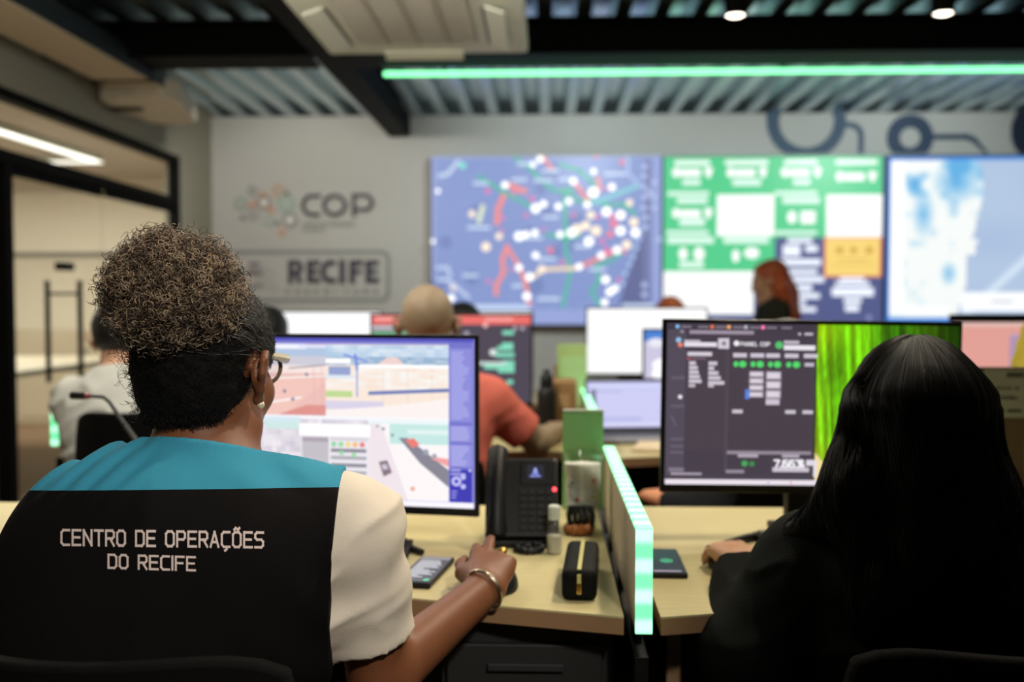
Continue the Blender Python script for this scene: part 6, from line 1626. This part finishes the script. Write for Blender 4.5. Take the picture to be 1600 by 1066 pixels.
back_person('brown-haired person low between the white monitor and the dashboard panels', 0.713, 5.72, 1.245, cloth('brown_shirt', (84, 62, 48)), M_brhair)
office_chair('black office chair of the brown-haired person before the video wall', 0.713, 5.60, 0, top=0.80, arms=False)

# ---- person behind the dashboard monitor, forearm visible below it
j6 = seated({'pelvis': (0.66, 2.62, 0.55), 'neck': (0.66, 2.70, 0.93), 'head': (0.665, 2.76, 1.035), 'sl': (0.49, 2.68, 0.85), 'sr': (0.83, 2.68, 0.85),
      'el': (0.43, 2.60, 0.66), 'er': (0.92, 2.80, 0.66), 'wl': (0.335, 2.72, 0.665), 'wr': (0.78, 3.08, 0.775), 'fl': (-0.5, 1, 0.0)})
person('person in dark clothes hidden behind the dashboard monitor, a hand showing below it', j6, (1, 1), mat('orange_tan_skin', (206, 138, 98), 0.5), shirt=DKC, sleeve_t=1.86, trousers=cloth('dark_trousers', (26, 27, 30)), hair=M_dkhair, res=0.011, hs=0.95, hpitch=R(-10))  # orange-tan skin colour for this person
office_chair('black office chair of the person behind the dashboard monitor', 0.66, 2.62, 0, top=0.80, arms=False)

# ---- woman with long auburn hair standing before the video wall
j7 = {'pelvis': (1.52, 6.62, 0.80), 'neck': (1.50, 6.62, 1.235), 'head': (1.462, 6.60, 1.345), 'sl': (1.50, 6.45, 1.15), 'sr': (1.52, 6.79, 1.15), 'el': (1.42, 6.36, 0.92), 'er': (1.44, 6.86, 0.92), 'wl': (1.24, 6.40, 0.86), 'wr': (1.26, 6.80, 0.86),
      'hipl': (1.52, 6.54, 0.79), 'hipr': (1.52, 6.71, 0.79), 'kneel': (1.50, 6.54, 0.45), 'kneer': (1.50, 6.71, 0.45), 'anklel': (1.53, 6.54, 0.09), 'ankler': (1.53, 6.71, 0.09), 'fl': (-1, 0, 0), 'fr': (-1, 0, 0)}
hm7 = union([(rc((1.50, 6.60, 1.40), (1.57, 6.60, 1.26), 0.095, 0.085), 0.04), (rc((1.57, 6.60, 1.26), (1.62, 6.58, 1.12), 0.085, 0.055), 0.04), (rc((1.53, 6.50, 1.30), (1.58, 6.50, 1.12), 0.05, 0.035), 0.04)], 0.03)
w7, _ = person('woman with long auburn hair in dark shirt standing before the dashboard panel', j7, (1, 1), SK_LIGHT, shirt=cloth('dark_olive_shirt', (44, 46, 38)), sleeve_t=0.8, trousers=cloth('dark_trousers', (26, 27, 30)), hair=mat('auburn_long_hair', (196, 92, 50), 0.45, noise=0.3, nscale=30, stretch=(1, 1, 0.2)), hair_fn=hm7, res=0.011, hs=1.0, hyaw=R(82), hpitch=R(-14))
b = BM(); lathe(b, [(0.045, 0.0), (0.043, 0.004)], (1.49, 6.405, 1.10), 18, Matrix.Rotation(R(90), 3, 'X')); obj('sleeve_badge', b, mat('lime_badge', (170, 190, 90), 0.6), w7, world=True)

# ---- yellow jacket over a chair at the right edge
office_chair('black office chair at the right edge under the yellow jacket', 1.43, 2.78, R(6), top=1.02, hw=0.2)
def jk(P):
    q = P - A3((1.385, 2.515, 0.90))
    d = np.maximum(np.abs(q[:, 0]) - 0.235 + 0.25 * np.clip(q[:, 2], 0, 1), np.abs(q[:, 1] + 0.02 - 0.35 * np.minimum(q[:, 0] ** 2, 0.04)) - 0.035)
    d = np.maximum(d, np.abs(q[:, 2] - 0.05) - 0.20)
    return d - 0.012 + 0.02 * (vnoise(P * A3((1, 1, .4)), 18, 6) - 0.5)
me = person_mesh('jacket', jk, (1.10, 2.36, 0.60), (1.74, 2.70, 1.24), 0.010)
jo = link_mesh('jacket', me, M_yellow, smooth=True, loc=(1.42, 2.515, 0.70)); tag(jo, 'yellow jacket hung over a chair back at the right edge', 'jacket')
